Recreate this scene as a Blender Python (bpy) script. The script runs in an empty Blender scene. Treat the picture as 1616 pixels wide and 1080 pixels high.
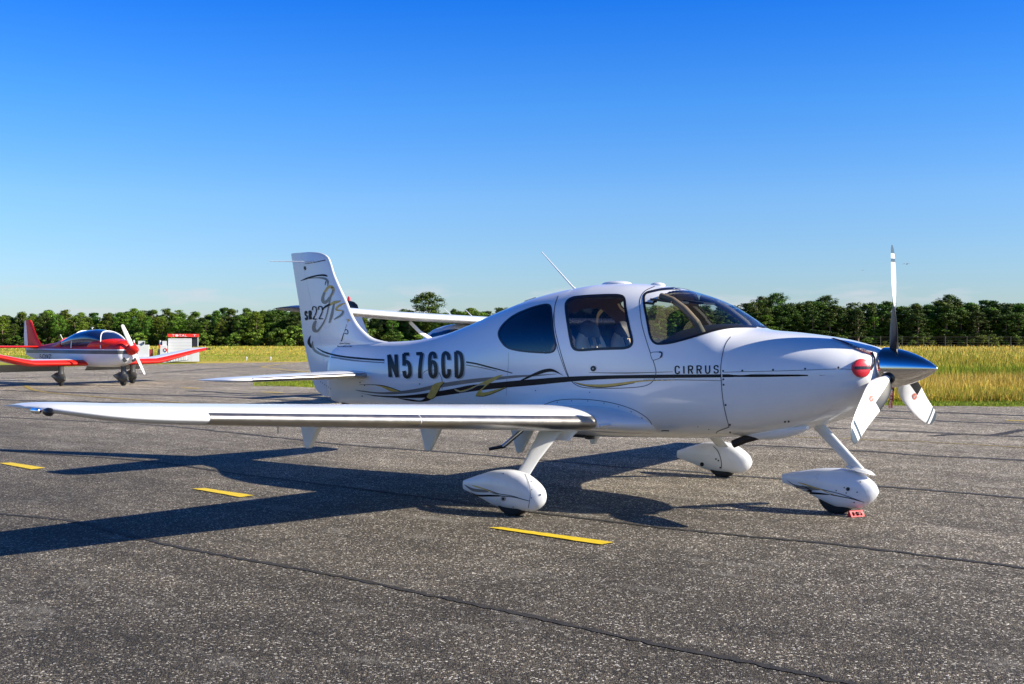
import bpy, bmesh, math, random
import numpy as np
from mathutils import Vector, Matrix, geometry
from mathutils.bvhtree import BVHTree

SC = bpy.context.scene
COL = SC.collection
RD = math.radians

# ------------------------------------------------------------------ camera, sky, sun, exposure
CAM = Vector((3.261, -9.0235, 1.4719))
YAW, PITCH, FPX = 2.2757, -0.0026, 1795.0
cam = bpy.data.cameras.new('camera'); cam_o = bpy.data.objects.new('camera', cam); COL.objects.link(cam_o)
cam_o.location = CAM; cam_o.rotation_euler = (math.pi/2 + PITCH, 0, YAW - math.pi/2)
cam.sensor_width = 36.0; cam.lens = FPX/1616*36.0; cam.clip_start = 0.1; cam.clip_end = 5000
SC.camera = cam_o

SUN_AZ, SUN_EL = RD(26.0), RD(28.6)        # azimuth from +X towards +Y
world = bpy.data.worlds.new('World'); SC.world = world; world.use_nodes = True
wn, wl = world.node_tree.nodes, world.node_tree.links; wn.clear()
w_out = wn.new('ShaderNodeOutputWorld'); w_bg = wn.new('ShaderNodeBackground')
sky = wn.new('ShaderNodeTexSky'); sky.sky_type = 'NISHITA'; sky.sun_disc = False
sky.sun_elevation = SUN_EL; sky.sun_rotation = math.pi/2 - SUN_AZ
sky.altitude = 0; sky.air_density = 1.0; sky.dust_density = 0.25; sky.ozone_density = 2.6
hsv = wn.new('ShaderNodeHueSaturation'); hsv.inputs['Saturation'].default_value = 1.15; hsv.inputs['Hue'].default_value = 0.5
gam = wn.new('ShaderNodeGamma'); gam.inputs['Gamma'].default_value = 1.0
w_bg.inputs['Strength'].default_value = 0.055
# elevation tint: the same all round the horizon
tc = wn.new('ShaderNodeTexCoord'); sep = wn.new('ShaderNodeSeparateXYZ')
ramp = wn.new('ShaderNodeValToRGB')
ramp.color_ramp.elements[0].position = 0.0; ramp.color_ramp.elements[0].color = (0.92, 1.06, 1.42, 1)
ramp.color_ramp.elements[1].position = 0.30; ramp.color_ramp.elements[1].color = (0.09, 0.88, 2.2, 1)
e = ramp.color_ramp.elements.new(0.12); e.color = (0.92, 1.26, 1.78, 1)
e = ramp.color_ramp.elements.new(0.20); e.color = (0.52, 1.18, 2.0, 1)
e = ramp.color_ramp.elements.new(1.0); e.color = (0.05, 0.18, 0.38, 1)
mul = wn.new('ShaderNodeMix'); mul.data_type = 'RGBA'; mul.blend_type = 'MULTIPLY'; mul.inputs['Factor'].default_value = 1.0
mul.clamp_result = False
wl.new(sky.outputs[0], hsv.inputs['Color']); wl.new(hsv.outputs[0], mul.inputs[6])
wl.new(tc.outputs['Generated'], sep.inputs[0]); wl.new(sep.outputs['Z'], ramp.inputs[0]); wl.new(ramp.outputs[0], mul.inputs[7])
# thin low cloud wisps just over the horizon
cm = wn.new('ShaderNodeMapping'); cm.inputs['Scale'].default_value = (14, 14, 70); cm.inputs['Location'].default_value = (3.3, 1.7, 0.4)
cn = wn.new('ShaderNodeTexNoise'); cn.inputs['Scale'].default_value = 1.0; cn.inputs['Detail'].default_value = 6
cr = wn.new('ShaderNodeMapRange'); cr.inputs[1].default_value = 0.52; cr.inputs[2].default_value = 0.66
cb = wn.new('ShaderNodeMapRange'); cb.inputs[1].default_value = 0.050; cb.inputs[2].default_value = 0.040
cmul = wn.new('ShaderNodeMath'); cmul.operation = 'MULTIPLY'
cmul2 = wn.new('ShaderNodeMath'); cmul2.operation = 'MULTIPLY'; cmul2.inputs[1].default_value = 0.5
cmix = wn.new('ShaderNodeMix'); cmix.data_type = 'RGBA'; cmix.inputs[7].default_value = (7.2, 7.4, 8.2, 1)
wl.new(tc.outputs['Generated'], cm.inputs[0]); wl.new(cm.outputs[0], cn.inputs['Vector'])
wl.new(cn.outputs['Fac'], cr.inputs[0]); wl.new(sep.outputs['Z'], cb.inputs[0])
wl.new(cr.outputs[0], cmul.inputs[0]); wl.new(cb.outputs[0], cmul.inputs[1]); wl.new(cmul.outputs[0], cmul2.inputs[0])
wl.new(cmul2.outputs[0], cmix.inputs['Factor']); wl.new(mul.outputs[2], cmix.inputs[6])
wl.new(cmix.outputs[2], w_bg.inputs['Color']); wl.new(w_bg.outputs[0], w_out.inputs[0])

sun = bpy.data.lights.new('sun', 'SUN'); sun.energy = 5.0; sun.angle = RD(0.5); sun.color = (1.0, 0.92, 0.78)
sun_o = bpy.data.objects.new('sun', sun); COL.objects.link(sun_o)
sd = Vector((math.cos(SUN_AZ)*math.cos(SUN_EL), math.sin(SUN_AZ)*math.cos(SUN_EL), math.sin(SUN_EL)))
sun_o.rotation_euler = sd.to_track_quat('Z', 'Y').to_euler(); sun_o.location = (20, 20, 20)
SC.view_settings.view_transform = 'Standard'; SC.view_settings.look = 'None'
SC.view_settings.exposure = 0.84; SC.view_settings.gamma = 1.0; SC.view_settings.use_curve_mapping = False
SC.render.engine = 'CYCLES'
SC.cycles.max_bounces = 8; SC.cycles.transparent_max_bounces = 16

# ------------------------------------------------------------------ helpers
FW = Vector((math.cos(YAW)*math.cos(PITCH), math.sin(YAW)*math.cos(PITCH), math.sin(PITCH)))
RT = Vector((math.sin(YAW), -math.cos(YAW), 0)); UP = RT.cross(FW)
def ray(u, v): return (FW + RT*((u-808)/FPX) - UP*((v-540)/FPX)).normalized()
def G(u, v, z=0.0):
    d = ray(u, v); return CAM + d*((z-CAM.z)/d.z)
def atY(u, v, y):
    d = ray(u, v); return CAM + d*((y-CAM.y)/d.y)
def px(p):
    d = p - np.array(CAM); z = d @ np.array(FW)
    return np.stack([808+FPX*(d@np.array(RT))/z, 540-FPX*(d@np.array(UP))/z], -1)

def tag(o, label=None, cat=None, group=None, kind=None):
    if label: o['label'] = label
    if cat: o['category'] = cat
    if group: o['group'] = group
    if kind: o['kind'] = kind
    return o
def empty(name, loc=(0,0,0), rz=0, parent=None):
    o = bpy.data.objects.new(name, None); COL.objects.link(o); o.location = loc; o.rotation_euler = (0,0,rz)
    o.empty_display_size = 0.2
    if parent: o.parent = parent
    return o
def mobj(name, verts, faces, mats, parent=None, smooth=True, midx=None, normals=None, uv=None):
    me = bpy.data.meshes.new(name)
    me.from_pydata([tuple(v) for v in verts], [], [tuple(int(i) for i in f) for f in faces])
    if not isinstance(mats, (list, tuple)): mats = [mats]
    for m in mats: me.materials.append(m)
    if midx is not None: me.polygons.foreach_set('material_index', np.asarray(midx, dtype=np.int32))
    me.polygons.foreach_set('use_smooth', np.full(len(me.polygons), smooth))
    me.update()
    if normals is not None: me.normals_split_custom_set_from_vertices([tuple(n) for n in normals])
    o = bpy.data.objects.new(name, me); COL.objects.link(o)
    if parent: o.parent = parent
    return o
def fixn(o):
    bm = bmesh.new(); bm.from_mesh(o.data); bmesh.ops.recalc_face_normals(bm, faces=bm.faces); bm.to_mesh(o.data); bm.free(); return o
def bevel(o, w=0.01, seg=2, angle=35):
    m = o.modifiers.new('bevel', 'BEVEL'); m.width = w; m.segments = seg; m.limit_method = 'ANGLE'; m.angle_limit = RD(angle)
    return o
class MB:
    def __init__(s): s.v = []; s.f = []; s.m = []
    def box(s, c, d, m=0, rot=None):
        n = len(s.v); c = Vector(c)
        for x in (-.5,.5):
            for y in (-.5,.5):
                for z in (-.5,.5):
                    p = Vector((x*d[0], y*d[1], z*d[2]))
                    if rot: p = rot @ p
                    s.v.append(c+p)
        for f in ((0,1,3,2),(4,6,7,5),(0,4,5,1),(2,3,7,6),(0,2,6,4),(1,5,7,3)):
            s.f.append(tuple(n+i for i in f)); s.m.append(m)
        return s
    def tube(s, pts, rad, seg=10, m=0, flat=1.0, cap=True):
        pts = [Vector(p) for p in pts]
        if not isinstance(rad, (list,tuple)): rad = [rad]*len(pts)
        n0 = len(s.v); prev = None
        for i, p in enumerate(pts):
            t = (pts[min(i+1,len(pts)-1)] - pts[max(i-1,0)]).normalized()
            a = Vector((0,0,1)) if abs(t.z) < .9 else Vector((1,0,0))
            if prev is not None: a = prev
            b = t.cross(a).normalized(); a = b.cross(t).normalized(); prev = a
            for k in range(seg):
                w = 2*math.pi*k/seg
                s.v.append(p + a*math.cos(w)*rad[i] + b*math.sin(w)*rad[i]*flat)
        for i in range(len(pts)-1):
            for k in range(seg):
                s.f.append((n0+i*seg+k, n0+i*seg+(k+1)%seg, n0+(i+1)*seg+(k+1)%seg, n0+(i+1)*seg+k)); s.m.append(m)
        if cap:
            s.f.append(tuple(n0+k for k in range(seg))[::-1]); s.m.append(m)
            s.f.append(tuple(n0+(len(pts)-1)*seg+k for k in range(seg))); s.m.append(m)
        return s
    def build(s, name, mats, parent=None, smooth=False):
        o = fixn(mobj(name, s.v, s.f, mats, parent, smooth, s.m))
        if smooth: o.data.set_sharp_from_angle(angle=RD(40))
        return o
def rings(name, R, mats, parent=None, capa=True, capb=True, smooth=True, midx=None, closed=True):
    """R: list of rings (each n points) lofted into one mesh"""
    R = [list(r) for r in R]; n = len(R[0]); v = [p for r in R for p in r]; f = []; mi = []
    for i in range(len(R)-1):
        for k in range(n if closed else n-1):
            f.append((i*n+k, i*n+(k+1)%n, (i+1)*n+(k+1)%n, (i+1)*n+k)); mi.append(midx(i, k) if midx else 0)
    if capa: f.append(tuple(range(n))[::-1]); mi.append(midx(0, 0) if midx else 0)
    if capb: f.append(tuple((len(R)-1)*n+k for k in range(n))); mi.append(midx(len(R)-2, 0) if midx else 0)
    o = fixn(mobj(name, v, f, mats, parent, smooth, mi)); o.data.set_sharp_from_angle(angle=RD(38)); return o
def lathe(name, prof, mats, parent=None, loc=(0,0,0), axis='X', seg=40, midx=None):
    R = []
    for a, r in prof:
        ring = []
        for k in range(seg):
            w = 2*math.pi*k/seg; c, s_ = math.cos(w)*r, math.sin(w)*r
            p = {'X': (a,c,s_), 'Y': (c,a,s_), 'Z': (c,s_,a)}[axis]
            ring.append(Vector(p)+Vector(loc))
        R.append(ring)
    return rings(name, R, mats, parent, midx=midx)
def pchip(xs, ys, x):
    xs = np.asarray(xs, float); ys = np.asarray(ys, float); x = np.asarray(x, float)
    h = np.diff(xs); d = np.diff(ys)/h; m = np.zeros(len(xs)); m[0] = d[0]; m[-1] = d[-1]
    for i in range(1, len(xs)-1):
        if d[i-1]*d[i] > 0:
            w1 = 2*h[i]+h[i-1]; w2 = h[i]+2*h[i-1]; m[i] = (w1+w2)/(w1/d[i-1]+w2/d[i])
    i = np.clip(np.searchsorted(xs, x)-1, 0, len(xs)-2); t = (x-xs[i])/h[i]
    return (2*t**3-3*t**2+1)*ys[i] + (t**3-2*t**2+t)*h[i]*m[i] + (-2*t**3+3*t**2)*ys[i+1] + (t**3-t**2)*h[i]*m[i+1]
def crom(pts, n=6, closed=False):
    """Catmull-Rom through 2-D points"""
    P = [np.array(p, float) for p in pts]; out = []; N = len(P)
    rng = range(N if closed else N-1)
    for i in rng:
        p1, p2 = P[i], P[(i+1) % N]
        p0 = P[i-1] if (closed or i > 0) else p1; p3 = P[(i+2) % N] if (closed or i+2 < N) else p2
        for k in range(n):
            t = k/n
            out.append(.5*((2*p1)+(-p0+p2)*t+(2*p0-5*p1+4*p2-p3)*t*t+(-p0+3*p1-3*p2+p3)*t**3))
    if not closed: out.append(P[-1])
    return [tuple(o) for o in out]
def inpoly(pts, poly):
    x, y = pts[:,0], pts[:,1]; r = np.zeros(len(pts), bool); n = len(poly)
    for i in range(n):
        x1, y1 = poly[i]; x2, y2 = poly[(i+1) % n]
        if y1 == y2: continue
        c = ((y1 > y) != (y2 > y)) & (x < (x2-x1)*(y-y1)/(y2-y1)+x1); r ^= c
    return r

# ------------------------------------------------------------------ materials
def mat(name, col, rough=0.5, metal=0.0, coat=0.0, var=0.0, vscale=3.0, bump=0.0, bscale=60.0, spec=0.5, coord='Object', dirt=None):
    m = bpy.data.materials.new(name); m.use_nodes = True; n, l = m.node_tree.nodes, m.node_tree.links
    b = n['Principled BSDF']; b.inputs['Base Color'].default_value = (*col, 1); b.inputs['Roughness'].default_value = rough
    b.inputs['Metallic'].default_value = metal; b.inputs['Coat Weight'].default_value = coat; b.inputs['Coat Roughness'].default_value = 0.04
    b.inputs['Specular IOR Level'].default_value = spec
    t = n.new('ShaderNodeTexCoord')
    if var > 0:
        ns = n.new('ShaderNodeTexNoise'); ns.inputs['Scale'].default_value = vscale; ns.inputs['Detail'].default_value = 8; ns.inputs['Roughness'].default_value = .65
        mr = n.new('ShaderNodeMapRange'); mr.inputs[1].default_value = .3; mr.inputs[2].default_value = .7; mr.inputs[3].default_value = 1-var; mr.inputs[4].default_value = 1+var*.5
        mx = n.new('ShaderNodeMix'); mx.data_type = 'RGBA'; mx.blend_type = 'MULTIPLY'; mx.inputs['Factor'].default_value = 1; mx.inputs[6].default_value = (*col,1)
        l.new(t.outputs[coord], ns.inputs['Vector']); l.new(ns.outputs['Fac'], mr.inputs[0]); l.new(mr.outputs[0], mx.inputs[7]); l.new(mx.outputs[2], b.inputs['Base Color'])
        if dirt:
            mx2 = n.new('ShaderNodeMix'); mx2.data_type = 'RGBA'; mx2.inputs[7].default_value = (*dirt, 1)
            n3 = n.new('ShaderNodeTexNoise'); n3.inputs['Scale'].default_value = vscale*4; n3.inputs['Detail'].default_value = 10; n3.inputs['Roughness'].default_value = .75
            m3 = n.new('ShaderNodeMapRange'); m3.inputs[1].default_value = .58; m3.inputs[2].default_value = .85; m3.inputs[4].default_value = .55
            l.new(t.outputs[coord], n3.inputs['Vector']); l.new(n3.outputs['Fac'], m3.inputs[0]); l.new(m3.outputs[0], mx2.inputs['Factor'])
            l.new(mx.outputs[2], mx2.inputs[6]); l.new(mx2.outputs[2], b.inputs['Base Color'])
        m4 = n.new('ShaderNodeMapRange'); m4.inputs[3].default_value = rough*.7; m4.inputs[4].default_value = min(1, rough*1.35)
        l.new(ns.outputs['Fac'], m4.inputs[0]); l.new(m4.outputs[0], b.inputs['Roughness'])
    if bump > 0:
        n2 = n.new('ShaderNodeTexNoise'); n2.inputs['Scale'].default_value = bscale; n2.inputs['Detail'].default_value = 5
        bp = n.new('ShaderNodeBump'); bp.inputs['Strength'].default_value = bump; bp.inputs['Distance'].default_value = .01
        l.new(t.outputs[coord], n2.inputs['Vector']); l.new(n2.outputs['Fac'], bp.inputs['Height']); l.new(bp.outputs[0], b.inputs['Normal'])
    return m
def glass(name, tint, refl=1.0):
    m = bpy.data.materials.new(name); m.use_nodes = True; n, l = m.node_tree.nodes, m.node_tree.links; n.clear()
    o = n.new('ShaderNodeOutputMaterial'); tr = n.new('ShaderNodeBsdfTransparent'); tr.inputs[0].default_value = (*tint, 1)
    g = n.new('ShaderNodeBsdfGlossy'); g.inputs['Roughness'].default_value = .02; g.inputs[0].default_value = (refl, refl, refl, 1)
    lw = n.new('ShaderNodeLayerWeight'); lw.inputs['Blend'].default_value = .5
    pw = n.new('ShaderNodeMath'); pw.operation = 'POWER'; pw.inputs[1].default_value = 5.0; l.new(lw.outputs['Facing'], pw.inputs[0])
    f = n.new('ShaderNodeMath'); f.operation = 'MULTIPLY_ADD'; f.inputs[1].default_value = .9; f.inputs[2].default_value = .07; l.new(pw.outputs[0], f.inputs[0])
    mx = n.new('ShaderNodeMixShader')
    l.new(f.outputs[0], mx.inputs[0]); l.new(tr.outputs[0], mx.inputs[1]); l.new(g.outputs[0], mx.inputs[2]); l.new(mx.outputs[0], o.inputs[0])
    return m
M = dict(
 white = mat('white_paint', (.86,.865,.86), .22, coat=.6, var=.035, vscale=1.2),
 cowlwhite = mat('cowl_white_paint', (.86,.865,.86), .22, coat=.6, var=.05, vscale=1.6),
 pant = mat('wheel_pant_white', (.80,.80,.79), .3, coat=.3, var=.10, vscale=3, dirt=(.25,.21,.16)),
 gear = mat('gear_leg_white', (.74,.74,.71), .35, coat=.2, var=.08, vscale=5, dirt=(.40,.36,.28)),
 wingw = mat('wing_white_paint', (.82,.82,.81), .25, coat=.4, var=.03, vscale=1.5),
 strip = mat('porous_titanium', (.42,.40,.37), .36, metal=1.0, var=.06, vscale=8),
 chrome = mat('polished_spinner', (.80,.78,.76), .10, metal=1.0),
 black = mat('black_trim', (.012,.012,.014), .35),
 decalb = mat('black_vinyl', (.006,.006,.009), .4, spec=.25),
 decalg = mat('grey_vinyl', (.19,.185,.175), .3, coat=.3),
 decall = mat('light_grey_vinyl', (.42,.42,.42), .3, coat=.3),
 gold = mat('gold_vinyl', (.72,.47,.10), .35, coat=.1, var=.25, vscale=14),
 seam = mat('panel_gap', (.05,.055,.07), .6),
 ink = mat('dark_ink', (.01,.01,.01), 1.0, spec=0.0),
 screw = mat('screw_head', (.03,.03,.035), .4, metal=.4),
 rubber = mat('tyre_rubber', (.018,.018,.018), .85, bump=.3, var=.2, vscale=20),
 red = mat('red_cover', (.62,.015,.03), .4, coat=.3),
 ribbon = mat('red_ribbon', (.16,.012,.02), .8, bump=.3),
 chock = mat('red_chock_paint', (.55,.012,.02), .55, var=.12, vscale=25),
 steel = mat('dull_steel', (.35,.35,.36), .35, metal=1.0, var=.1, vscale=10),
 exhaust = mat('sooty_exhaust', (.05,.04,.035), .6, metal=.6, var=.3, vscale=20),
 liner = mat('cabin_liner', (.26,.20,.14), .85, var=.1, vscale=10),
 pillar = mat('pillar_trim', (.17,.13,.085), .7),
 beige = mat('beige_trim', (.62,.48,.30), .6, var=.06, vscale=10),
 leather = mat('beige_leather', (.78,.64,.44), .5, bump=.3, bscale=120),
 greyleather = mat('dark_grey_leather', (.11,.11,.12), .45, bump=.3, bscale=120),
 carpet = mat('dark_carpet', (.04,.035,.03), .95),
 dash = mat('glareshield_black', (.018,.018,.022), .65, bump=.3, bscale=200),
 glass_clear = glass('clear_acrylic', (.78,.86,.88)),
 glass_door = glass('tinted_door_acrylic', (.80,.79,.74)),
 glass_dark = glass('dark_acrylic', (.03,.035,.05)),
 lens = glass('lens_glass', (.7,.75,.8), 1.0),
)
M['prop_white'] = mat('blade_white', (.80,.80,.79), .3, coat=.3, var=.05, vscale=9)
M['prop_dark'] = mat('blade_dark', (.012,.013,.015), .45, spec=.3)
M['prop_grey'] = mat('blade_blue_grey', (.05,.07,.09), .35, coat=.1)

# ------------------------------------------------------------------ ground, apron, grass, lines
def ground_material():
    m = bpy.data.materials.new('field_grass_ground'); m.use_nodes = True; n, l = m.node_tree.nodes, m.node_tree.links
    b = n['Principled BSDF']; b.inputs['Roughness'].default_value = 1; b.inputs['Specular IOR Level'].default_value = .1
    t = n.new('ShaderNodeTexCoord')
    mp = n.new('ShaderNodeMapping'); mp.inputs['Rotation'].default_value = (0,0,RD(-40)); mp.inputs['Scale'].default_value = (.02,.09,1)
    a = n.new('ShaderNodeTexNoise'); a.inputs['Scale'].default_value = 1.0; a.inputs['Detail'].default_value = 6; a.inputs['Roughness'].default_value=.6
    r = n.new('ShaderNodeValToRGB'); el = r.color_ramp.elements
    el[0].position = .36; el[0].color = (.17,.22,.018,1); el[1].position = .68; el[1].color = (.54,.40,.09,1)
    e = el.new(.47); e.color = (.30,.30,.03,1); e = el.new(.56); e.color = (.46,.35,.07,1)
    f = n.new('ShaderNodeTexNoise'); f.inputs['Scale'].default_value = 1.3; f.inputs['Detail'].default_value = 8; f.inputs['Roughness'].default_value=.75
    mr = n.new('ShaderNodeMapRange'); mr.inputs[1].default_value=.3; mr.inputs[2].default_value=.7; mr.inputs[3].default_value = .6; mr.inputs[4].default_value = 1.3
    mx = n.new('ShaderNodeMix'); mx.data_type='RGBA'; mx.blend_type='MULTIPLY'; mx.inputs['Factor'].default_value=1
    l.new(t.outputs['Object'], mp.inputs[0]); l.new(mp.outputs[0], a.inputs['Vector']); l.new(a.outputs['Fac'], r.inputs[0])
    l.new(t.outputs['Object'], f.inputs['Vector']); l.new(f.outputs['Fac'], mr.inputs[0])
    l.new(r.outputs[0], mx.inputs[6]); l.new(mr.outputs[0], mx.inputs[7]); l.new(mx.outputs[2], b.inputs['Base Color'])
    return m
def asphalt_material():
    m = bpy.data.materials.new('apron_asphalt'); m.use_nodes = True; n, l = m.node_tree.nodes, m.node_tree.links
    b = n['Principled BSDF']; b.inputs['Roughness'].default_value = .85; b.inputs['Specular IOR Level'].default_value = .3
    t = n.new('ShaderNodeTexCoord')
    def vor(scale, lo, hi, o3=0., o4=1.):
        v = n.new('ShaderNodeTexVoronoi'); v.inputs['Scale'].default_value = scale; l.new(t.outputs['Object'], v.inputs['Vector'])
        s = n.new('ShaderNodeSeparateColor'); l.new(v.outputs['Color'], s.inputs[0])
        k = n.new('ShaderNodeMapRange'); k.inputs[1].default_value = lo; k.inputs[2].default_value = hi; k.inputs[3].default_value = o3; k.inputs[4].default_value = o4
        l.new(s.outputs[0], k.inputs[0]); return v, k
    v1, k1 = vor(135, .40, 1.0); v2, k2 = vor(100, .90, .97); v3, k3 = vor(150, .3, .9)
    def noise(scale, det, lo, hi, a, c, rough=.6, sc=None):
        v = n.new('ShaderNodeTexNoise'); v.inputs['Scale'].default_value = scale; v.inputs['Detail'].default_value = det; v.inputs['Roughness'].default_value = rough
        if sc:
            mp = n.new('ShaderNodeMapping'); mp.inputs['Scale'].default_value = sc; l.new(t.outputs['Object'], mp.inputs[0]); l.new(mp.outputs[0], v.inputs['Vector'])
        else: l.new(t.outputs['Object'], v.inputs['Vector'])
        k = n.new('ShaderNodeMapRange'); k.inputs[1].default_value = lo; k.inputs[2].default_value = hi; k.inputs[3].default_value = a; k.inputs[4].default_value = c
        l.new(v.outputs['Fac'], k.inputs[0]); return k
    def mix(fac, a, c, mode='MIX'):
        x = n.new('ShaderNodeMix'); x.data_type='RGBA'; x.blend_type = mode
        if isinstance(fac, (int,float)): x.inputs['Factor'].default_value = fac
        else: l.new(fac.outputs[0], x.inputs['Factor'])
        for s_, q in ((6,a),(7,c)):
            if isinstance(q, tuple): x.inputs[s_].default_value = (*q,1)
            else: l.new(q, x.inputs[s_])
        return x.outputs[2]
    base = mix(k1, (.026,.022,.017), (.27,.225,.155))
    base = mix(k2, base, (.85,.78,.64))
    base = mix(.22, base, mix(k3, (.018,.015,.012), (.20,.17,.13)))
    big = noise(.35, 6, .3, .7, .72, 1.22); med = noise(2.2, 8, .3, .72, .72, 1.28, .7)
    streak = noise(1.0, 5, .40, .70, .82, 1.22, .6, (.18, 1.6, 1))
    base = mix(1.0, base, big.outputs[0], 'MULTIPLY'); base = mix(1.0, base, med.outputs[0], 'MULTIPLY'); base = mix(1.0, base, streak.outputs[0], 'MULTIPLY')
    # worn, paler scuffs where the binder has gone
    scuff = noise(1.1, 9, .56, .70, 0, .6, .72, (.9, 2.2, 1))
    base = mix(scuff, base, (.27,.25,.21))
    # coarser mottling that keeps the grain readable far away
    far = noise(9, 3, .35, .65, .86, 1.14); base = mix(1.0, base, far.outputs[0], 'MULTIPLY')
    # paler with distance: the brightening at grazing view is put into the colour
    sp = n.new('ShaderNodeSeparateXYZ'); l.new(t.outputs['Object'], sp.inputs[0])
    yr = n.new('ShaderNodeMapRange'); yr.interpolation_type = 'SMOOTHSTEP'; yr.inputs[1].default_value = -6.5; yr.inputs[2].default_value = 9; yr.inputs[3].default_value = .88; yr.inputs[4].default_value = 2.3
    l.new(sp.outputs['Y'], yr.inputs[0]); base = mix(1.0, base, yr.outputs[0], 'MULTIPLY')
    # oil and tyre stains
    oil = noise(.55, 7, .62, .74, 0, .55, .6); base = mix(oil, base, (.022,.019,.015))
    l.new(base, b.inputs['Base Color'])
    bp = n.new('ShaderNodeBump'); bp.inputs['Strength'].default_value = .85; bp.inputs['Distance'].default_value = .006
    l.new(v1.outputs['Distance'], bp.inputs['Height']); bp.invert = True; l.new(bp.outputs[0], b.inputs['Normal'])
    return m
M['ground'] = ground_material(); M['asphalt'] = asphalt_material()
S = 1500
tag(mobj('ground', [(-S,-S,-.03),(S,-S,-.03),(S,S,-.03),(-S,S,-.03)], [(0,1,2,3)], M['ground'], smooth=False), kind='structure')
A = [G(1616,642), G(1431,640.6), G(900,630), G(495,612), G(440,609), G(410,603.5), G(440,600.5), G(500,599)]
apron = [(p.x, p.y) for p in A]
apron = [(80,68),(25,34.9)] + apron + [(-26,22),(-20,40),(-33,52)] + [(p.x,p.y) for p in (G(480,571.5), G(330,573.5), G(150,577.5), G(0,583), G(-250,590))] + [(-140,-34),(-60,-27),(20,-25),(80,-24)]
rr = random.Random(5)
ed = []
for i, a in enumerate(apron):
    b_ = apron[(i+1) % len(apron)]; L = math.dist(a, b_)
    ed.append(a)
    if L < 60:
        k = int(L/.35)
        nx, ny = -(b_[1]-a[1])/L, (b_[0]-a[0])/L
        for j in range(1, k):
            w = rr.uniform(-.05,.05); ed.append((a[0]+(b_[0]-a[0])*j/k+nx*w, a[1]+(b_[1]-a[1])*j/k+ny*w))
tri = geometry.tessellate_polygon([[Vector((x,y,0)) for x,y in ed]])
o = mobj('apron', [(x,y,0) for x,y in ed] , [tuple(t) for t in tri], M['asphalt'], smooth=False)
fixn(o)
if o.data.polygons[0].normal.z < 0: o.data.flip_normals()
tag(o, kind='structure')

def ground_ribbon(name, pts, w, m, z=.004, jit=.0, parent=None, seed=1, kind='structure'):
    """ribbon on the ground along world XY points"""
    R_ = random.Random(seed); P = crom([(p[0],p[1]) for p in pts], 14); v = []; f = []
    for i, p in enumerate(P):
        a = np.array(P[max(i-1,0)]); c = np.array(P[min(i+1,len(P)-1)]); t = (c-a)/max(1e-6, np.linalg.norm(c-a)); nn = np.array([-t[1], t[0]])
        s1, s2 = w/2*(1+R_.uniform(-jit,jit)), w/2*(1+R_.uniform(-jit,jit)); off = R_.uniform(-jit,jit)*w*.4
        q = np.array(p)
        v.append((*(q+nn*(s1+off)), z)); v.append((*(q-nn*(s2-off)), z))
        if i: k = 2*i; f.append((k-2,k-1,k+1,k))
    o = mobj(name, v, f, m, parent, smooth=False)
    if o.data.polygons[0].normal.z < 0: o.data.flip_normals()
    if not parent: tag(o, kind=kind)
    return o
M['tar'] = mat('joint_sealant', (.034,.029,.022), .85, var=.5, vscale=9, bump=.5, bscale=80)
M['tarfine'] = mat('crack_dark', (.06,.056,.05), .9, var=.3, vscale=9)
M['yellow'] = mat('yellow_marking_paint', (.80,.56,.01), .6, var=.14, vscale=18)
M['yellowold'] = mat('faded_yellow_paint', (.34,.25,.05), .8, var=.3, vscale=5)
M['pale'] = mat('pale_scuff', (.20,.19,.165), .9, var=.3, vscale=7)
def gl(L): return [G(u,v) for u,v in L]
JN = [([(-60,806),(0,812),(60,817),(130,826),(215,848),(300,868),(420,889),(560,915),(690,942),(800,965),(1000,1010),(1180,1046),(1340,1080),(1500,1118)], .034, 'tar'),
 ([(-40,708),(60,716),(230,728),(350,745),(450,758),(600,776),(860,811),(950,822),(1060,835),(1180,847),(1300,858),(1450,876),(1616,897),(1750,916)], .022, 'tar'),
 ([(-40,657),(0,659),(130,665),(250,672),(430,690),(540,702),(700,714),(800,722),(960,736),(1080,744),(1154,751),(1240,757),(1386,768),(1500,777),(1616,787),(1750,800)], .02, 'tarfine'),
 ([(-30,630),(80,634),(130,634),(300,642),(520,655)], .03, 'tarfine'), ([(0,616.5),(150,621),(330,626),(480,633)], .035, 'tarfine'),
 ([(960,634),(1200,643),(1400,649),(1500,652),(1616,656.5),(1750,661)], .03, 'tarfine'),
 ([(1200,652),(1400,660),(1510,666),(1616,669.5),(1750,675)], .03, 'tarfine'),
 ([(1250,673),(1400,680),(1450,682),(1505,685)], .022, 'tarfine'), ([(1100,700),(1250,706),(1400,715),(1450,719),(1616,727),(1750,735)], .022, 'tarfine'),
 ([(1470,689),(1500,686.5),(1520,685.5),(1553,687.5)], .03, 'tar'), ([(1556,688),(1575,686.5),(1595,682.5),(1616,679.5),(1700,672)], .045, 'tar'),
 ([(1553,687.5),(1616,689.5),(1700,692)], .02, 'tarfine'),
 ([(0,598),(100,594),(240,589),(340,582),(440,577)], .05, 'tarfine'), ([(290,588),(400,585),(480,587)], .05, 'tarfine'), ([(300,617),(400,622),(500,621)], .03,'tarfine'),
 ([(1400,692),(1380,690)], .02, 'tarfine'), ([(900,852),(700,830),(560,800)], .004, 'tarfine')]
for i, (L, w, m_) in enumerate(JN[:-2]):
    g_ = gl(L); D_ = sum((p-CAM).length for p in g_)/len(g_)
    w = [.046,.055,.085][i] if i < 3 else min(.34, max(w, 1.15*D_*D_/2640))
    ground_ribbon('pavement_joint', g_, w, M[m_], .004+.0006*(i % 3), .45, seed=i)
PJ = [([(1400,733),(1480,739),(1616,751),(1720,760)], .02), ([(1180,705),(1260,709),(1340,715)], .03)]
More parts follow.
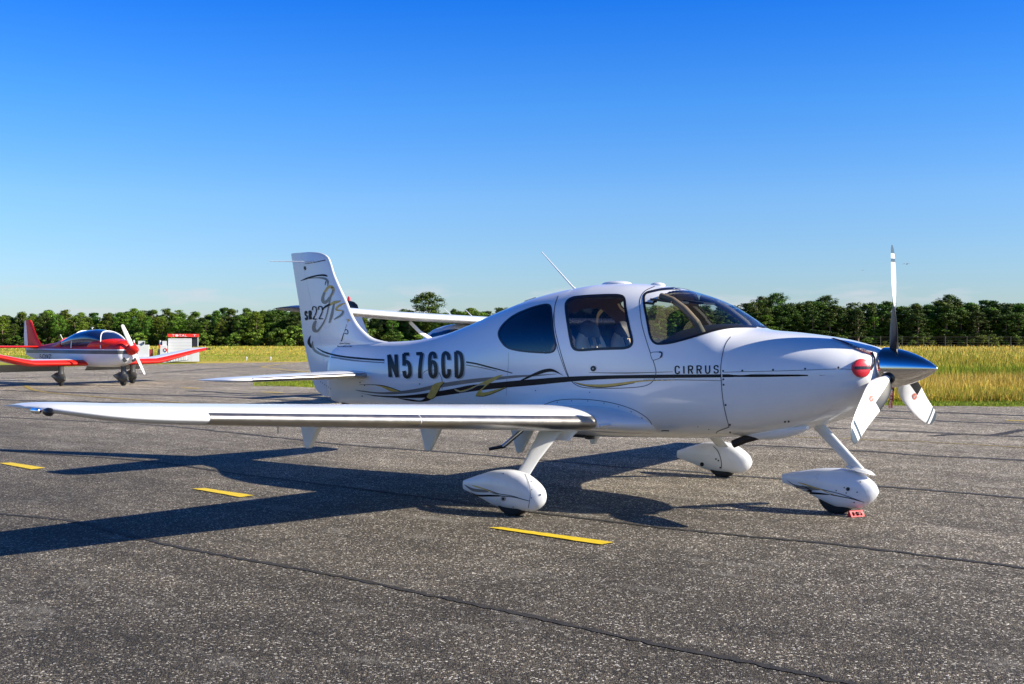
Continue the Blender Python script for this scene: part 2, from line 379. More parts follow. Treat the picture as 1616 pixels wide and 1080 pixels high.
for i, (L, w) in enumerate(PJ): ground_ribbon('pale_scuff_line', gl(L), w, M['pale'], .0065, .8, seed=40+i)
# painted markings
def dash(L, mt, z=.008, name='yellow_marking'):
    R_ = random.Random(int(L[0][0])+3); P = []
    n = len(L)
    for i in range(n):
        a, c = Vector(L[i]), Vector(L[(i+1) % n])
        for k in range(14):
            q = a+(c-a)*(k/14); P.append((q.x+R_.uniform(-.008,.008), q.y+R_.uniform(-.006,.006), z))
    t = geometry.tessellate_polygon([[Vector(p) for p in P]])
    o = fixn(mobj(name, P, [tuple(x) for x in t], mt, smooth=False))
    if o.data.polygons[0].normal.z < 0: o.data.flip_normals()
    return tag(o, kind='structure')
dash([G(770,834), G(792,833.5), G(970,857.5), G(948,861)], M['yellow'])
dash([G(303,772.5), G(322,771.5), G(400,783), G(380,786)], M['yellow'])
dash([G(-2,732), G(18,731), G(72,739.5), G(50,742)], M['yellow'])
dash([G(-90,720), G(-72,719.5), G(-30,726), G(-48,727)], M['yellow'])
for L, w, m_ in [([(1180,688),(1300,692),(1400,696),(1450,697.5),(1520,701.5),(1616,707),(1750,714)], .06, 'yellowold'), ([(1588,664),(1616,665),(1680,667)], .10, 'yellow'),
    ([(40,608.5),(46,613),(60,617.5),(90,621.5),(130,625),(180,629),(300,637)], .13, 'yellowold'), ([(288,612.5),(316,613.6)], .16, 'yellow'), ([(414,619),(447,620.5)], .14, 'yellow'),
    ([(412,579.5),(440,575.5),(480,570.8),(500,568.5)], .12, 'yellow'), ([(412,579.5),(440,583),(475,586.5),(520,591)], .10, 'yellow'), ([(120,585),(170,587)],.05,'yellowold')]:
    ground_ribbon('yellow_line', gl(L), w, M[m_], .008, .2)

# grass blades on the field beyond the apron: countless, one object
def attr_mat(name, rough=.8, trans=.0):
    m = bpy.data.materials.new(name); m.use_nodes = True; n, l = m.node_tree.nodes, m.node_tree.links
    b = n['Principled BSDF']; b.inputs['Roughness'].default_value = rough; b.inputs['Specular IOR Level'].default_value = .2
    a = n.new('ShaderNodeAttribute'); a.attribute_name = 'col'; l.new(a.outputs['Color'], b.inputs['Base Color'])
    return m
def grass_blades(name, areas, seed=3):
    R_ = np.random.default_rng(seed); V = []; Cc = []
    for (u0,u1,v0,v1,N,h0,h1,pal) in areas:
        # uniform on screen-depth trapezoid: sample ground points between two image rows, denser near
        u = R_.uniform(u0,u1,N); v = R_.uniform(v0,v1,N)
        d = np.array(FW)[None] + np.array(RT)[None]*((u-808)/FPX)[:,None] - np.array(UP)[None]*((v-540)/FPX)[:,None]
        t = (-.02-CAM.z)/d[:,2]; p = np.array(CAM)[None]+d*t[:,None]
        depth = t
        h = R_.uniform(h0,h1,N)*(.7+.6*R_.random(N)); a = R_.uniform(0,2*np.pi,N); w = R_.uniform(.004,.009,N)*(depth/25)**.8
        lean = R_.normal(0,.22,(N,2))*h[:,None]
        dx = np.stack([np.cos(a)*w, np.sin(a)*w, np.zeros(N)],1)
        tip = p + np.concatenate([lean, h[:,None]],1)
        V.append(np.stack([p-dx, p+dx, tip],1).reshape(-1,3))
        pal = np.array(pal); k = pal[R_.integers(0,len(pal),N)]*R_.uniform(.75,1.25,(N,1))
        nz = .5+.5*np.sin((p[:,0]*RT.x+p[:,1]*RT.y)*.35+2*np.sin(p[:,1]*.35))*np.sin((p[:,0]*FW.x+p[:,1]*FW.y)*.8)
        k = k*(.8+.4*nz)[:,None]
        Cc.append(np.repeat(np.concatenate([k, np.ones((N,1))],1), 3, 0))
    V = np.concatenate(V); Cc = np.concatenate(Cc); nt = len(V)//3
    me = bpy.data.meshes.new(name); me.vertices.add(len(V)); me.vertices.foreach_set('co', V.ravel())
    me.loops.add(len(V)); me.loops.foreach_set('vertex_index', np.arange(len(V), dtype=np.int32))
    me.polygons.add(nt); me.polygons.foreach_set('loop_start', np.arange(0,len(V),3,dtype=np.int32)); me.polygons.foreach_set('loop_total', np.full(nt,3,dtype=np.int32))
    me.update(); ca = me.color_attributes.new('col','FLOAT_COLOR','POINT'); ca.data.foreach_set('color', Cc.astype(np.float32).ravel())
    me.materials.append(attr_mat('grass_blade')); o = bpy.data.objects.new(name, me); COL.objects.link(o); return o
green = [(.14,.22,.012),(.20,.28,.015),(.27,.30,.02),(.09,.16,.012)]; straw = [(.64,.44,.09),(.54,.37,.06),(.46,.34,.035),(.70,.52,.15)]
mixed = green[:3]+straw[:3]
g_o = grass_blades('field_grass', [
  (1200,1900,634,641.5,16000,.015,.05,green+[(.25,.24,.05)]),
  (1200,1900,620,634,60000,.08,.26,mixed+straw[:2]),
  (1200,1900,603,621,42000,.22,.42,straw+straw+green[2:3]),
  (1200,1900,588,604,30000,.22,.42,green[:3]+green[:3]+straw[2:3]),
  (1200,1900,572,589,24000,.22,.42,mixed),
  (1200,1900,556,573,18000,.25,.45,straw+mixed[:3]),
  (1200,1900,547,557,9000,.25,.45,straw),
  (400,560,600.5,611,9000,.03,.10,green+[(.25,.24,.05)]),
  (-200,520,560,571,14000,.03,.10,green),(-200,520,552,561,12000,.06,.16,green+straw[:2]),(-200,520,547,553,7000,.15,.35,straw+green),
])
tag(g_o, 'tall dry and green grass standing on the airfield beyond the asphalt edge', 'grass', kind='stuff')

# ------------------------------------------------------------------ forest
def leaf_mat(name, col, rnd=.35):
    m = bpy.data.materials.new(name); m.use_nodes = True; n, l = m.node_tree.nodes, m.node_tree.links
    b = n['Principled BSDF']; b.inputs['Roughness'].default_value = .6; b.inputs['Specular IOR Level'].default_value = .25
    oi = n.new('ShaderNodeObjectInfo'); a = n.new('ShaderNodeAttribute'); a.attribute_name = 'col'
    h = n.new('ShaderNodeHueSaturation'); mr = n.new('ShaderNodeMapRange'); mr.inputs[3].default_value = 1-rnd; mr.inputs[4].default_value = 1+rnd
    mh = n.new('ShaderNodeMapRange'); mh.inputs[3].default_value = .475; mh.inputs[4].default_value = .525
    l.new(a.outputs['Color'], h.inputs['Color']); l.new(oi.outputs['Random'], mr.inputs[0]); l.new(mr.outputs[0], h.inputs['Value'])
    l.new(oi.outputs['Random'], mh.inputs[0]); l.new(mh.outputs[0], h.inputs['Hue']); l.new(h.outputs[0], b.inputs['Base Color'])
    return m
M['leaf'] = leaf_mat('pine_needles', None); M['bark'] = mat('pine_bark', (.21,.15,.11), .95, var=.3, vscale=2, bump=.5, bscale=8)
def crown_mesh(name, seed, h, base, rad, puffs, leaves, shape, tint):
    """needle clumps scattered over puffs at limb ends"""
    R_ = np.random.default_rng(seed); V = []; Cc = []
    for k in range(puffs):
        t = R_.random(); z = base + (h-base)*t
        if shape == 'pine': rr_ = rad*(1.08-.80*t**1.3)*(.35+.75*R_.random())
        elif shape == 'umbrella': rr_ = rad*math.sqrt(max(.05, 1-((t-.45)/.62)**2))*(.3+.75*R_.random())
        else: rr_ = rad*math.sqrt(max(.04, 1-(2*t-.9)**2*.85))*(.4+.6*R_.random())
        a = R_.uniform(0, 2*math.pi); c = np.array([math.cos(a)*rr_, math.sin(a)*rr_, z])
        pr = R_.uniform(.17,.42)*rad; nl = int(leaves*R_.uniform(.7,1.3))
        q = R_.normal(0,1,(nl,3)); q /= np.linalg.norm(q,axis=1)[:,None]; q *= (R_.random(nl)**.45)[:,None]*pr; q[:,2] *= .62
        p = c+q; nrm = q+R_.normal(0,.35,(nl,3))*pr; nrm /= np.linalg.norm(nrm,axis=1)[:,None]
        r1 = np.cross(nrm, R_.normal(0,1,(nl,3))); r1 /= np.linalg.norm(r1,axis=1)[:,None]; r2 = np.cross(nrm, r1)
        s = R_.uniform(.05,.13,(nl,1))
        V.append(np.stack([p-r1*s-r2*s*.5, p+r1*s-r2*s*.4, p+r2*s*1.1],1).reshape(-1,3))
        col = np.array(tint)*R_.uniform(.55,1.6)*R_.uniform(.6,1.4,(nl,1)) + np.array([.02,.012,0])*R_.random((nl,1))
        Cc.append(np.repeat(np.concatenate([col, np.ones((nl,1))],1),3,0))
    V = np.concatenate(V); Cc = np.concatenate(Cc); nt = len(V)//3
    me = bpy.data.meshes.new(name); me.vertices.add(len(V)); me.vertices.foreach_set('co', V.ravel())
    me.loops.add(len(V)); me.loops.foreach_set('vertex_index', np.arange(len(V), dtype=np.int32))
    me.polygons.add(nt); me.polygons.foreach_set('loop_start', np.arange(0,len(V),3,dtype=np.int32)); me.polygons.foreach_set('loop_total', np.full(nt,3,dtype=np.int32))
    me.update(); ca = me.color_attributes.new('col','FLOAT_COLOR','POINT'); ca.data.foreach_set('color', Cc.astype(np.float32).ravel())
    me.materials.append(M['leaf']); return me
def trunk_mesh(seed, h, base, r0, lean=.25):
    R_ = random.Random(seed); b = MB(); lx, ly = R_.uniform(-lean,lean), R_.uniform(-lean,lean)
    top = [(lx*t**2, ly*t**2, h*.93*t) for t in (0,.15,.35,.55,.8,1)]
    b.tube(top, [r0*1.3,r0,r0*.85,r0*.7,r0*.45,r0*.12], 7)
    for k in range(9):
        t = base/h + (1-base/h)*R_.uniform(0,.85); z = h*.93*t; a = R_.uniform(0,6.28); L = R_.uniform(.8,1.7)*(1.1-t*.6)
        b.tube([(lx*t*t,ly*t*t,z),(lx*t*t+math.cos(a)*L*.5,ly*t*t+math.sin(a)*L*.5,z+.2*L),(lx*t*t+math.cos(a)*L,ly*t*t+math.sin(a)*L,z+.5*L)], [r0*.3,r0*.2,r0*.06], 5)
    me_o = b.build('trunk', M['bark']); me = me_o.data; bpy.data.objects.remove(me_o); 
    me.polygons.foreach_set('use_smooth', np.full(len(me.polygons), True)); return me
VAR = []
for k in range(8):
    hh = 9.0; base = [1.3,2.9,0.8,3.4,1.2,2.4,3.0,0.8][k]
    sh = ['pine','umbrella','pine','umbrella','round','pine','umbrella','round'][k]
    tint = [(.048,.100,.008),(.036,.080,.008),(.066,.122,.008),(.042,.088,.008),(.085,.14,.009),(.034,.074,.008),(.055,.105,.008),(.095,.155,.009)][k]
    VAR.append((crown_mesh('crown', 100+k, hh, base, [2.0,2.2,1.9,2.3,2.1,1.8,2.1,2.0][k], 105, 95, sh, tint), trunk_mesh(200+k, hh, base, .19)))
BUSH = [crown_mesh('foliage', 300+k, 3.0, .2, 1.6, 24, 100, 'round', [(.085,.145,.014),(.06,.11,.014),(.11,.17,.018)][k]) for k in range(3)]
def top_px(u):   # height of the treeline in the photograph, by image column
    U = [-300,0,100,200,300,350,400,430,470,600,640,700,760,800,1150,1200,1300,1400,1500,1616,1900]
    T = [489,489,487,483,487,484,482,480,482,487,486,486,482,482,478,472,473,475,472,474,474]
    return np.interp(u, U, T)
rf = random.Random(11); tree_n = 0
BL = [(-420,28),(-254,113),(-207,137),(-67,228),(10,278),(90,330)]     # foot of the wood
def blpt(s):
    L = [math.dist(BL[i],BL[i+1]) for i in range(len(BL)-1)]; d = s*sum(L)
    for i, q in enumerate(L):
        if d <= q or i == len(L)-1:
            t = d/q; return BL[i][0]+(BL[i+1][0]-BL[i][0])*t, BL[i][1]+(BL[i+1][1]-BL[i][1])*t
        d -= q
TG = 'trees of the pine wood behind the airfield'
LB = {'pine':'dark green cone-crowned pine in the dense wood beyond the airfield','umbrella':'flat-topped maritime pine in the dense wood beyond the airfield','round':'pale green broad round-crowned tree in the wood beyond the airfield'}
KIND = ['pine','umbrella','pine','umbrella','round','pine','umbrella','round']
def put_tree(x, y, h, k, label=None, group=TG, wide=1.0, cat='tree'):
    t = empty('pine_tree' if KIND[k] != 'round' else 'broad_tree', (x, y, -.03), rf.uniform(0,6.28)); s = h/9.0; t.scale = (s*wide, s*wide, s)
    tag(t, label or LB[KIND[k]], cat, group if group is None else group+' '+{'pine':'with cone crowns','umbrella':'with flat crowns','round':'with round pale crowns'}[KIND[k]])
    for nm, me in (('crown', VAR[k][0]), ('trunk', VAR[k][1])):
        o = bpy.data.objects.new(nm, me); COL.objects.link(o); o.parent = t
    return t
for row in range(4):
    u = -70.0 + row*9
    while u < 1700:
        step = rf.uniform(17, 28)*(1.0 if row < 2 else 1.1)
        u += step
        # intersect column with wood foot, pushed back per row
        d = ray(u, 540); best = None
        for i in range(len(BL)-1):
            a, c = Vector(BL[i]), Vector(BL[i+1]); off = Vector((-.55,.83))*(row*3.2+1.0); a = a+off; c = c+off
            den = d.x*(c.y-a.y)-d.y*(c.x-a.x)
            t = ((a.x-CAM.x)*(c.y-a.y)-(a.y-CAM.y)*(c.x-a.x))/den; s_ = ((a.x-CAM.x)*d.y-(a.y-CAM.y)*d.x)/den
            if 0 <= s_ <= 1 and t > 0: best = t
        if not best: continue
        dist = best + rf.uniform(-2,2); p = CAM + d*dist; depth = (p-CAM).dot(FW)
        top = top_px(u) + (13 if row == 0 else 9 if row == 1 else 5) + rf.uniform(-3,8)+(9 if rf.random() < .25 else 0)
        h = CAM.z + (535.3-top)*depth/FPX
        k = rf.choice([0,2,5,0,2,5,1,6] if u > 1000 else [0,1,2,3,4,5,6,7,2,0])
        put_tree(p.x, p.y, h, k, wide=rf.uniform(1.0,1.55)*(1.25 if u > 1000 else 1.0)); tree_n += 1
# the one that stands clear above the wood
p = G(665, 546.6); dpt = (p-CAM).dot(FW)
put_tree(p.x-6, p.y+8, CAM.z+(535.3-463)*dpt/FPX*1.03, 3, 'tall dark pine whose round crown stands well above the treeline, over the high wing', None, 1.25)
p = G(1240, 546.6)
for u, top in ((1237,462),(1210,468),(1318,466),(1516,465)):
    p = G(u, 546.6); dpt = (p-CAM).dot(FW); put_tree(p.x-5, p.y+7, CAM.z+(535.3-top)*dpt/FPX, rf.choice([1,3]), None, TG, .9)
# undergrowth at the foot of the wood
for i in range(95):
    u = -60 + i*18.5 + rf.uniform(-6,6)
    d = ray(u, 540)
    for j in range(len(BL)-1):
        a, c = Vector(BL[j]), Vector(BL[j+1]); den = d.x*(c.y-a.y)-d.y*(c.x-a.x)
        t = ((a.x-CAM.x)*(c.y-a.y)-(a.y-CAM.y)*(c.x-a.x))/den; s_ = ((a.x-CAM.x)*d.y-(a.y-CAM.y)*d.x)/den
        if 0 <= s_ <= 1 and t > 0:
            p = CAM + d*(t-rf.uniform(0,3)); k = rf.randrange(3)
            o = bpy.data.objects.new('bush', BUSH[k]); COL.objects.link(o); o.location = (p.x,p.y,-.1); o.rotation_euler=(0,0,rf.uniform(0,6))
            s = rf.uniform(.4,1.0)*(1.5 if 330 < u < 620 else .8 if u > 1000 else 1.0); o.scale = (s*1.3,s*1.3,s)
            tag(o, 'green bush in the undergrowth along the foot of the wood', 'bush', 'bushes along the foot of the wood')
            break
# low earth floor of the wood so no light shows under the crowns
M['duff'] = mat('forest_floor', (.035,.032,.018), 1, var=.3, vscale=.5)
# dense growth deeper in the wood
def wood_mass():
    R_ = np.random.default_rng(8); V = []; N = 90000
    s = R_.uniform(0,1,N); Ls = np.cumsum([0]+[math.dist(BL[i],BL[i+1]) for i in range(len(BL)-1)]); Ls /= Ls[-1]
    x = np.interp(s, Ls, [b[0] for b in BL]); y = np.interp(s, Ls, [b[1] for b in BL]); off = R_.uniform(7,24,N)
    x += -.55*off; y += .83*off; z = R_.uniform(0,7.3,N)*(.8+.2*np.sin(x*.35)*np.sin(x*.11))
    p = np.stack([x,y,z],1); q1 = R_.normal(0,1,(N,3)); q1 /= np.linalg.norm(q1,axis=1)[:,None]; q2 = np.cross(q1, R_.normal(0,1,(N,3))); q2 /= np.linalg.norm(q2,axis=1)[:,None]
    s_ = R_.uniform(.3,.6,(N,1)); V = np.stack([p-q1*s_, p+q1*s_, p+q2*s_*1.2],1).reshape(-1,3)
    me = bpy.data.meshes.new('undergrowth'); me.vertices.add(len(V)); me.vertices.foreach_set('co', V.ravel()); me.loops.add(len(V)); me.loops.foreach_set('vertex_index', np.arange(len(V),dtype=np.int32))
    me.polygons.add(N); me.polygons.foreach_set('loop_start', np.arange(0,len(V),3,dtype=np.int32)); me.polygons.foreach_set('loop_total', np.full(N,3,dtype=np.int32)); me.update()
    me.materials.append(mat('thicket_leaves', (.028,.055,.009), .8, var=.3, vscale=.3)); o = bpy.data.objects.new('undergrowth', me); COL.objects.link(o)
    tag(o, 'dense green thicket filling the depth of the wood behind the front trees', 'thicket', kind='stuff')
wood_mass()

# wire fence in front of the wood
fr = empty('wire_fence', (G(1500,547.3).x, G(1500,547.3).y, 0)); tag(fr, 'thin grey wire fence with posts along the far edge of the field before the pines', 'fence')
M['post'] = mat('fence_post', (.16,.16,.14), .8); fl = fr.location
fa, fb = Vector((-160,158,0)), Vector((60,300,0)); b0 = MB(); b0.box((0,0,1.0), (.05,.05,2.0)); po = b0.build('post', M['post'], fr)
nP = 66
for i in range(nP):
    p = fa.lerp(fb, i/(nP-1)) - fl
    q = po if i == 0 else po.copy()
    if i: COL.objects.link(q)
    q.location = p
b0 = MB()
for z in (.35,.8,1.25,1.7,1.95): b0.tube([fa-fl+Vector((0,0,z)), fb-fl+Vector((0,0,z))], .008, 4)
b0.build('wire', M['post'], fr)

# ------------------------------------------------------------------ main aircraft: fuselage loft
ST = [ # X, ztop, zbot, w, zmid, ntop, nbot
 (-.435,1.30,1.10,.08,1.20,2,2),(-.44,1.365,1.02,.20,1.2,2,2),(-.47,1.392,.965,.285,1.2,2.1,2),(-.60,1.432,.875,.375,1.19,2.2,2),(-.79,1.475,.80,.455,1.18,2.3,2.1),
 (-1.19,1.528,.685,.55,1.16,2.45,2.3),(-1.50,1.557,.63,.60,1.14,2.5,2.4),(-1.60,1.585,.617,.61,1.14,2.45,2.45),(-1.74,1.685,.605,.625,1.14,2.3,2.5),(-1.93,1.80,.59,.635,1.14,2.25,2.5),
 (-2.13,1.875,.575,.645,1.14,2.25,2.5),(-2.46,1.955,.56,.65,1.15,2.3,2.6),(-2.90,2.0,.54,.65,1.16,2.35,2.6),(-3.19,2.003,.53,.64,1.17,2.35,2.6),
 (-3.49,1.978,.53,.615,1.18,2.3,2.5),(-3.81,1.935,.54,.575,1.18,2.25,2.4),(-4.06,1.885,.55,.535,1.18,2.2,2.3),(-4.48,1.775,.575,.455,1.16,2.1,2.2),
 (-4.93,1.635,.61,.37,1.13,2.05,2.1),(-5.40,1.515,.65,.295,1.10,2,2),(-5.90,1.452,.68,.235,1.07,2,2),(-6.40,1.435,.695,.185,1.05,2,2),(-7.0,1.42,.705,.13,1.05,2,2),(-7.22,1.35,.73,.10,1.03,2,2),(-7.30,1.2,.80,.05,1.0,2,2)]
ST.sort(key=lambda s: s[0]); sx = [s[0] for s in ST]
XS = np.unique(np.concatenate([np.linspace(-7.30,-4.4,95), np.linspace(-4.4,-1.5,240), np.linspace(-1.5,-.6,50), np.linspace(-.6,-.435,30)]))
col_ = [pchip(sx, [s[i] for s in ST], XS) for i in range(1,7)]
NR = 220
TT = np.linspace(0, np.pi, 2001)
RINGS = np.zeros((len(XS), NR, 3))
for i, X in enumerate(XS):
    zt, zb, w, zm, nt, nb = [c[i] for c in col_]
    c_, s_ = np.sin(TT), np.cos(TT)          # from top centre (0,zt) to bottom centre
    n_ = np.where(s_ >= 0, nt, nb); h_ = np.where(s_ >= 0, zt-zm, zm-zb)
    y = -w*np.abs(c_)**(2/n_); z = zm + h_*np.sign(s_)*np.abs(s_)**(2/n_)
    L = np.concatenate([[0], np.cumsum(np.hypot(np.diff(y), np.diff(z)))]); q = np.linspace(0, L[-1], NR//2+1)
    yy, zz = np.interp(q, L, y), np.interp(q, L, z); yy[0] = yy[-1] = 0
    RINGS[i,:,0] = X; RINGS[i,:NR//2+1,1] = yy; RINGS[i,:NR//2+1,2] = zz
    RINGS[i,NR//2+1:,1] = -yy[1:-1][::-1]; RINGS[i,NR//2+1:,2] = zz[1:-1][::-1]
V = RINGS.reshape(-1,3); nX = len(XS)
i_, k_ = np.meshgrid(np.arange(nX-1), np.arange(NR), indexing='ij'); i_, k_ = i_.ravel(), k_.ravel(); k2 = (k_+1) % NR
Fq = np.stack([i_*NR+k_, (i_+1)*NR+k_, (i_+1)*NR+k2, i_*NR+k2], 1)
# make normals point outward
def vnormals(V, F):
    a, b, c, d = [V[F[:,j]] for j in range(4)]; fn = np.cross(c-a, d-b); N = np.zeros_like(V)
    for j in range(4): np.add.at(N, F[:,j], fn)
    return N/np.maximum(1e-9, np.linalg.norm(N,axis=1))[:,None]
VN = vnormals(V, Fq)
mid = (nX//2)*NR + NR//4
if VN[mid,1] > 0: Fq = Fq[:, ::-1]; VN = -VN
CEN = V[Fq].mean(1); CR = CEN.copy(); CR[:,1] = -np.abs(CR[:,1]); CP = px(CR)
def Z(x0, y0, s): return lambda L: [(x0+x/s, y0+y/s) for x, y in L]
Z1 = Z(400,370,3.857); Z2 = Z(760,420,3.513); Z3 = Z(1140,370,3.086); Z4 = Z(1000,440,6.75); ZF = Z(440,390,6.35); ZA = Z(560,560,8.08); ZB = Z(740,560,7.345)
QW = crom(Z2([(95,370),(120,325),(180,275),(270,235),(350,215),(380,222),(388,260),(395,350),(410,430),(405,465),(375,480),(290,478),(200,468),(140,450),(105,410)]), 5, True)
DW = crom(Z2([(468,230),(475,198),(505,178),(560,170),(640,165),(710,163),(765,165),(790,182),(798,240),(815,330),(833,410),(825,442),(790,455),(720,458),(650,460),(590,464),(535,466),(508,452),(495,410),(478,310)]), 5, True)
WSo = Z4([(520,105),(400,107),(300,115),(200,135),(140,152),(112,185),(110,235),(120,320),(145,450),(172,590),(200,660),(240,690),(300,694),(400,682),(500,658),(600,630),(720,592),(880,545),(1040,518),(1200,511),(1310,513)])
WS = WSo + [(1210,520),(1210,440),(1080,440)]
WS[-3:] = [(1199,516.5),(1199,430),(1082,430)]
DOOR = crom(Z2([(425,165),(405,230),(405,330),(428,440),(470,580),(500,640),(560,672),(680,678),(800,676),(900,666),(948,640),(967,590),(950,520),(925,450),(890,330),(878,240),(880,180),(905,140),(960,113)]), 5)
in_q = inpoly(CP, QW); in_d = inpoly(CP, DW); in_w = inpoly(CP, WS) & (CEN[:,0] < -1.585) & ~((np.abs(CEN[:,1]) < .42) & (CEN[:,0] < -2.28-.12*(np.abs(CEN[:,1])/.42)))
in_w &= (CEN[:,2] > 1.35)
in_door = inpoly(CP, DOOR+[(1030,440),(880,440)]) & (CEN[:,2] < 1.93) & (CEN[:,2] > .9)
cowl = CEN[:,0] > -1.55
lab = np.zeros(len(Fq), int); right = CEN[:,1] < 0
lab[cowl] = 1; lab[in_door & right] = 2; lab[in_door & ~right] = 3
lab[in_d & right] = 4; lab[in_d & ~right] = 5; lab[in_q & right] = 6; lab[in_q & ~right] = 7; lab[in_w] = 8
AC = empty('light_aircraft', (-2.6,0,0)); tag(AC, 'white propeller aircraft with registration N576CD and gold and black stripes in the foreground', 'airplane')
AC_off = Vector(AC.location)
def sub(name, sel, m, parent, inner=0.0, flip=False):
    F = Fq[sel]; ids = np.unique(F); mp = -np.ones(len(V), int); mp[ids] = np.arange(len(ids))
    v = V[ids] - VN[ids]*inner; nn = VN[ids]; f = mp[F]
    if flip: f = f[:, ::-1]; nn = -nn
    o = mobj(name, v, f, m, None, True, normals=nn); put(o, parent); return o
def put(o, parent):
    """parent keeping the world position"""
    o.parent = parent; o.matrix_parent_inverse = Matrix.Translation(-Vector(wloc(parent))); return o
def wloc(o):
    l = Vector((0,0,0))
    while o is not None:
        if o.parent is None: l += Vector(o.location)
        o = o.parent
    return l
def adopt(o, parent):
    """all pieces of the aircraft are modelled in world coordinates with the aircraft's origin off zero; only direct children shift"""
    o.parent = parent
    if parent is AC: o.matrix_parent_inverse = Matrix.Translation(-AC_off)
    return o
put = adopt
fus = sub('fuselage', lab == 0, M['white'], AC)
cow = sub('engine_cowling', lab == 1, M['cowlwhite'], AC)
# close the cowling nose
r0 = RINGS[-1]; n0 = mobj('cowling_inner', r0, [tuple(range(NR))], M['black'], None, False); adopt(n0, cow)
door = sub('cabin_door', lab == 2, M['white'], AC); door2 = sub('cabin_door', lab == 3, M['white'], AC)
w1 = sub('door_window', lab == 4, M['glass_door'], door); w2 = sub('door_window', lab == 5, M['glass_door'], door2)
q1 = sub('rear_window', lab == 6, M['glass_dark'], AC); q2 = sub('rear_window', lab == 7, M['glass_dark'], AC)
ws = sub('windshield', lab == 8, M['glass_clear'], AC)
cab = (lab != 4) & (lab != 5) & (lab != 6) & (lab != 7) & (lab != 8) & (CEN[:,0] < -1.62) & (CEN[:,0] > -4.35)
lin = sub('cabin_lining', cab, M['liner'], fus, inner=.03, flip=True)
BV = BVHTree.FromPolygons([tuple(v) for v in V], [tuple(int(i) for i in f) for f in Fq])

def cast(u, v, bvh=None):
    bvh = bvh or BV; d = ray(u, v); h = bvh.ray_cast(CAM, d)
    if h[0] is None:
        # just off the silhouette: fall back to the nearest point of the surface
        t = (-.06-CAM.y)/d.y; h = bvh.find_nearest(CAM+d*t)
        return h[0], (h[1] if h[1].dot(d) < 0 else -h[1])
    n = h[1]
    if n.dot(d) > 0: n = -n
    return h[0], n
def surf(name, v2, tris, m, parent, off, bvh=None, mirror=False, smooth=True):
    P = []; 
    for (u, v) in v2:
        p, n = cast(u, v, bvh); q = p + n*off; P.append(Vector((q.x, -q.y, q.z)) if mirror else q)
    f = [t[::-1] for t in tris] if mirror else tris
    o = mobj(name, P, f, m, None, smooth); return adopt(o, parent)
def orient(v2, tris):
    out = []
    for t in tris:
        a = 0
        for i in range(len(t)):
            x1, y1 = v2[t[i]]; x2, y2 = v2[t[(i+1) % len(t)]]; a += x1*y2-x2*y1
        out.append(tuple(t) if a < 0 else tuple(t)[::-1])   # image y runs down
    return out
def fillp(loops, step):
    """triangulate loops (holes by even-odd) with interior points"""
    pts = []; edges = []
    for L in loops:
        n0 = len(pts); pts += [Vector(p) for p in L]; edges += [(n0+i, n0+(i+1) % len(L)) for i in range(len(L))]
    A_ = np.array([tuple(p) for p in pts]); lo, hi = A_.min(0), A_.max(0)
    gx, gy = np.meshgrid(np.arange(lo[0]+step*.5, hi[0], step), np.arange(lo[1]+step*.5, hi[1], step)); g = np.stack([gx.ravel(), gy.ravel()],1)
    if len(g):
        r = np.zeros(len(g), bool)
        for L in loops: r ^= inpoly(g, L)
        g = g[r]
    allp = pts + [Vector((float(a),float(b))) for a, b in g]
    v, e, f, *_ = geometry.delaunay_2d_cdt(allp, edges, [], 2, 1e-5)
    return [tuple(p) for p in v], [tuple(t) for t in f]
def decal(name, pts, m, parent, off=.0022, closed=True, n=5, smooth=True, bvh=None, step=7, mirror=False):
    L = crom(pts, n, True) if smooth else pts
    v, f = fillp([L], step); return surf(name, v, orient(v, f), m, parent, off, bvh, mirror)
def stroke(name, pts, w, m, parent, off=.0022, bvh=None, n=8, closed=False, mirror=False):
    P = crom(pts, n, closed); W = np.interp(np.linspace(0,1,len(P)), np.linspace(0,1,len(w)) if isinstance(w,(list,tuple)) else [0,1], w if isinstance(w,(list,tuple)) else [w,w])
    v = []; f = []; N = len(P)
    for i, p in enumerate(P):
        a = np.array(P[(i-1) % N] if closed else P[max(i-1,0)]); c = np.array(P[(i+1) % N] if closed else P[min(i+1,N-1)]); t = (c-a)/max(1e-6,np.linalg.norm(c-a)); nn = np.array([-t[1],t[0]])
        v.append(tuple(np.array(p)+nn*W[i]/2)); v.append(tuple(np.array(p)-nn*W[i]/2))
    for i in range(N if closed else N-1): j = (i+1) % N; f.append((2*i,2*i+1,2*j+1,2*j))
    return surf(name, v, orient(v, f), m, parent, off, bvh, mirror)
def disc(name, u, v, r, m, parent, off=.0025, bvh=None, ry=None, mirror=False):
    ry = ry or r; P = [(u,v)]+[(u+r*math.cos(a), v+ry*math.sin(a)) for a in np.linspace(0,2*math.pi,17)[:-1]]
    f = [(0,1+i,1+(i+1) % 16) for i in range(16)]; return surf(name, P, orient(P, f), m, parent, off, bvh, mirror)
_tc = {}
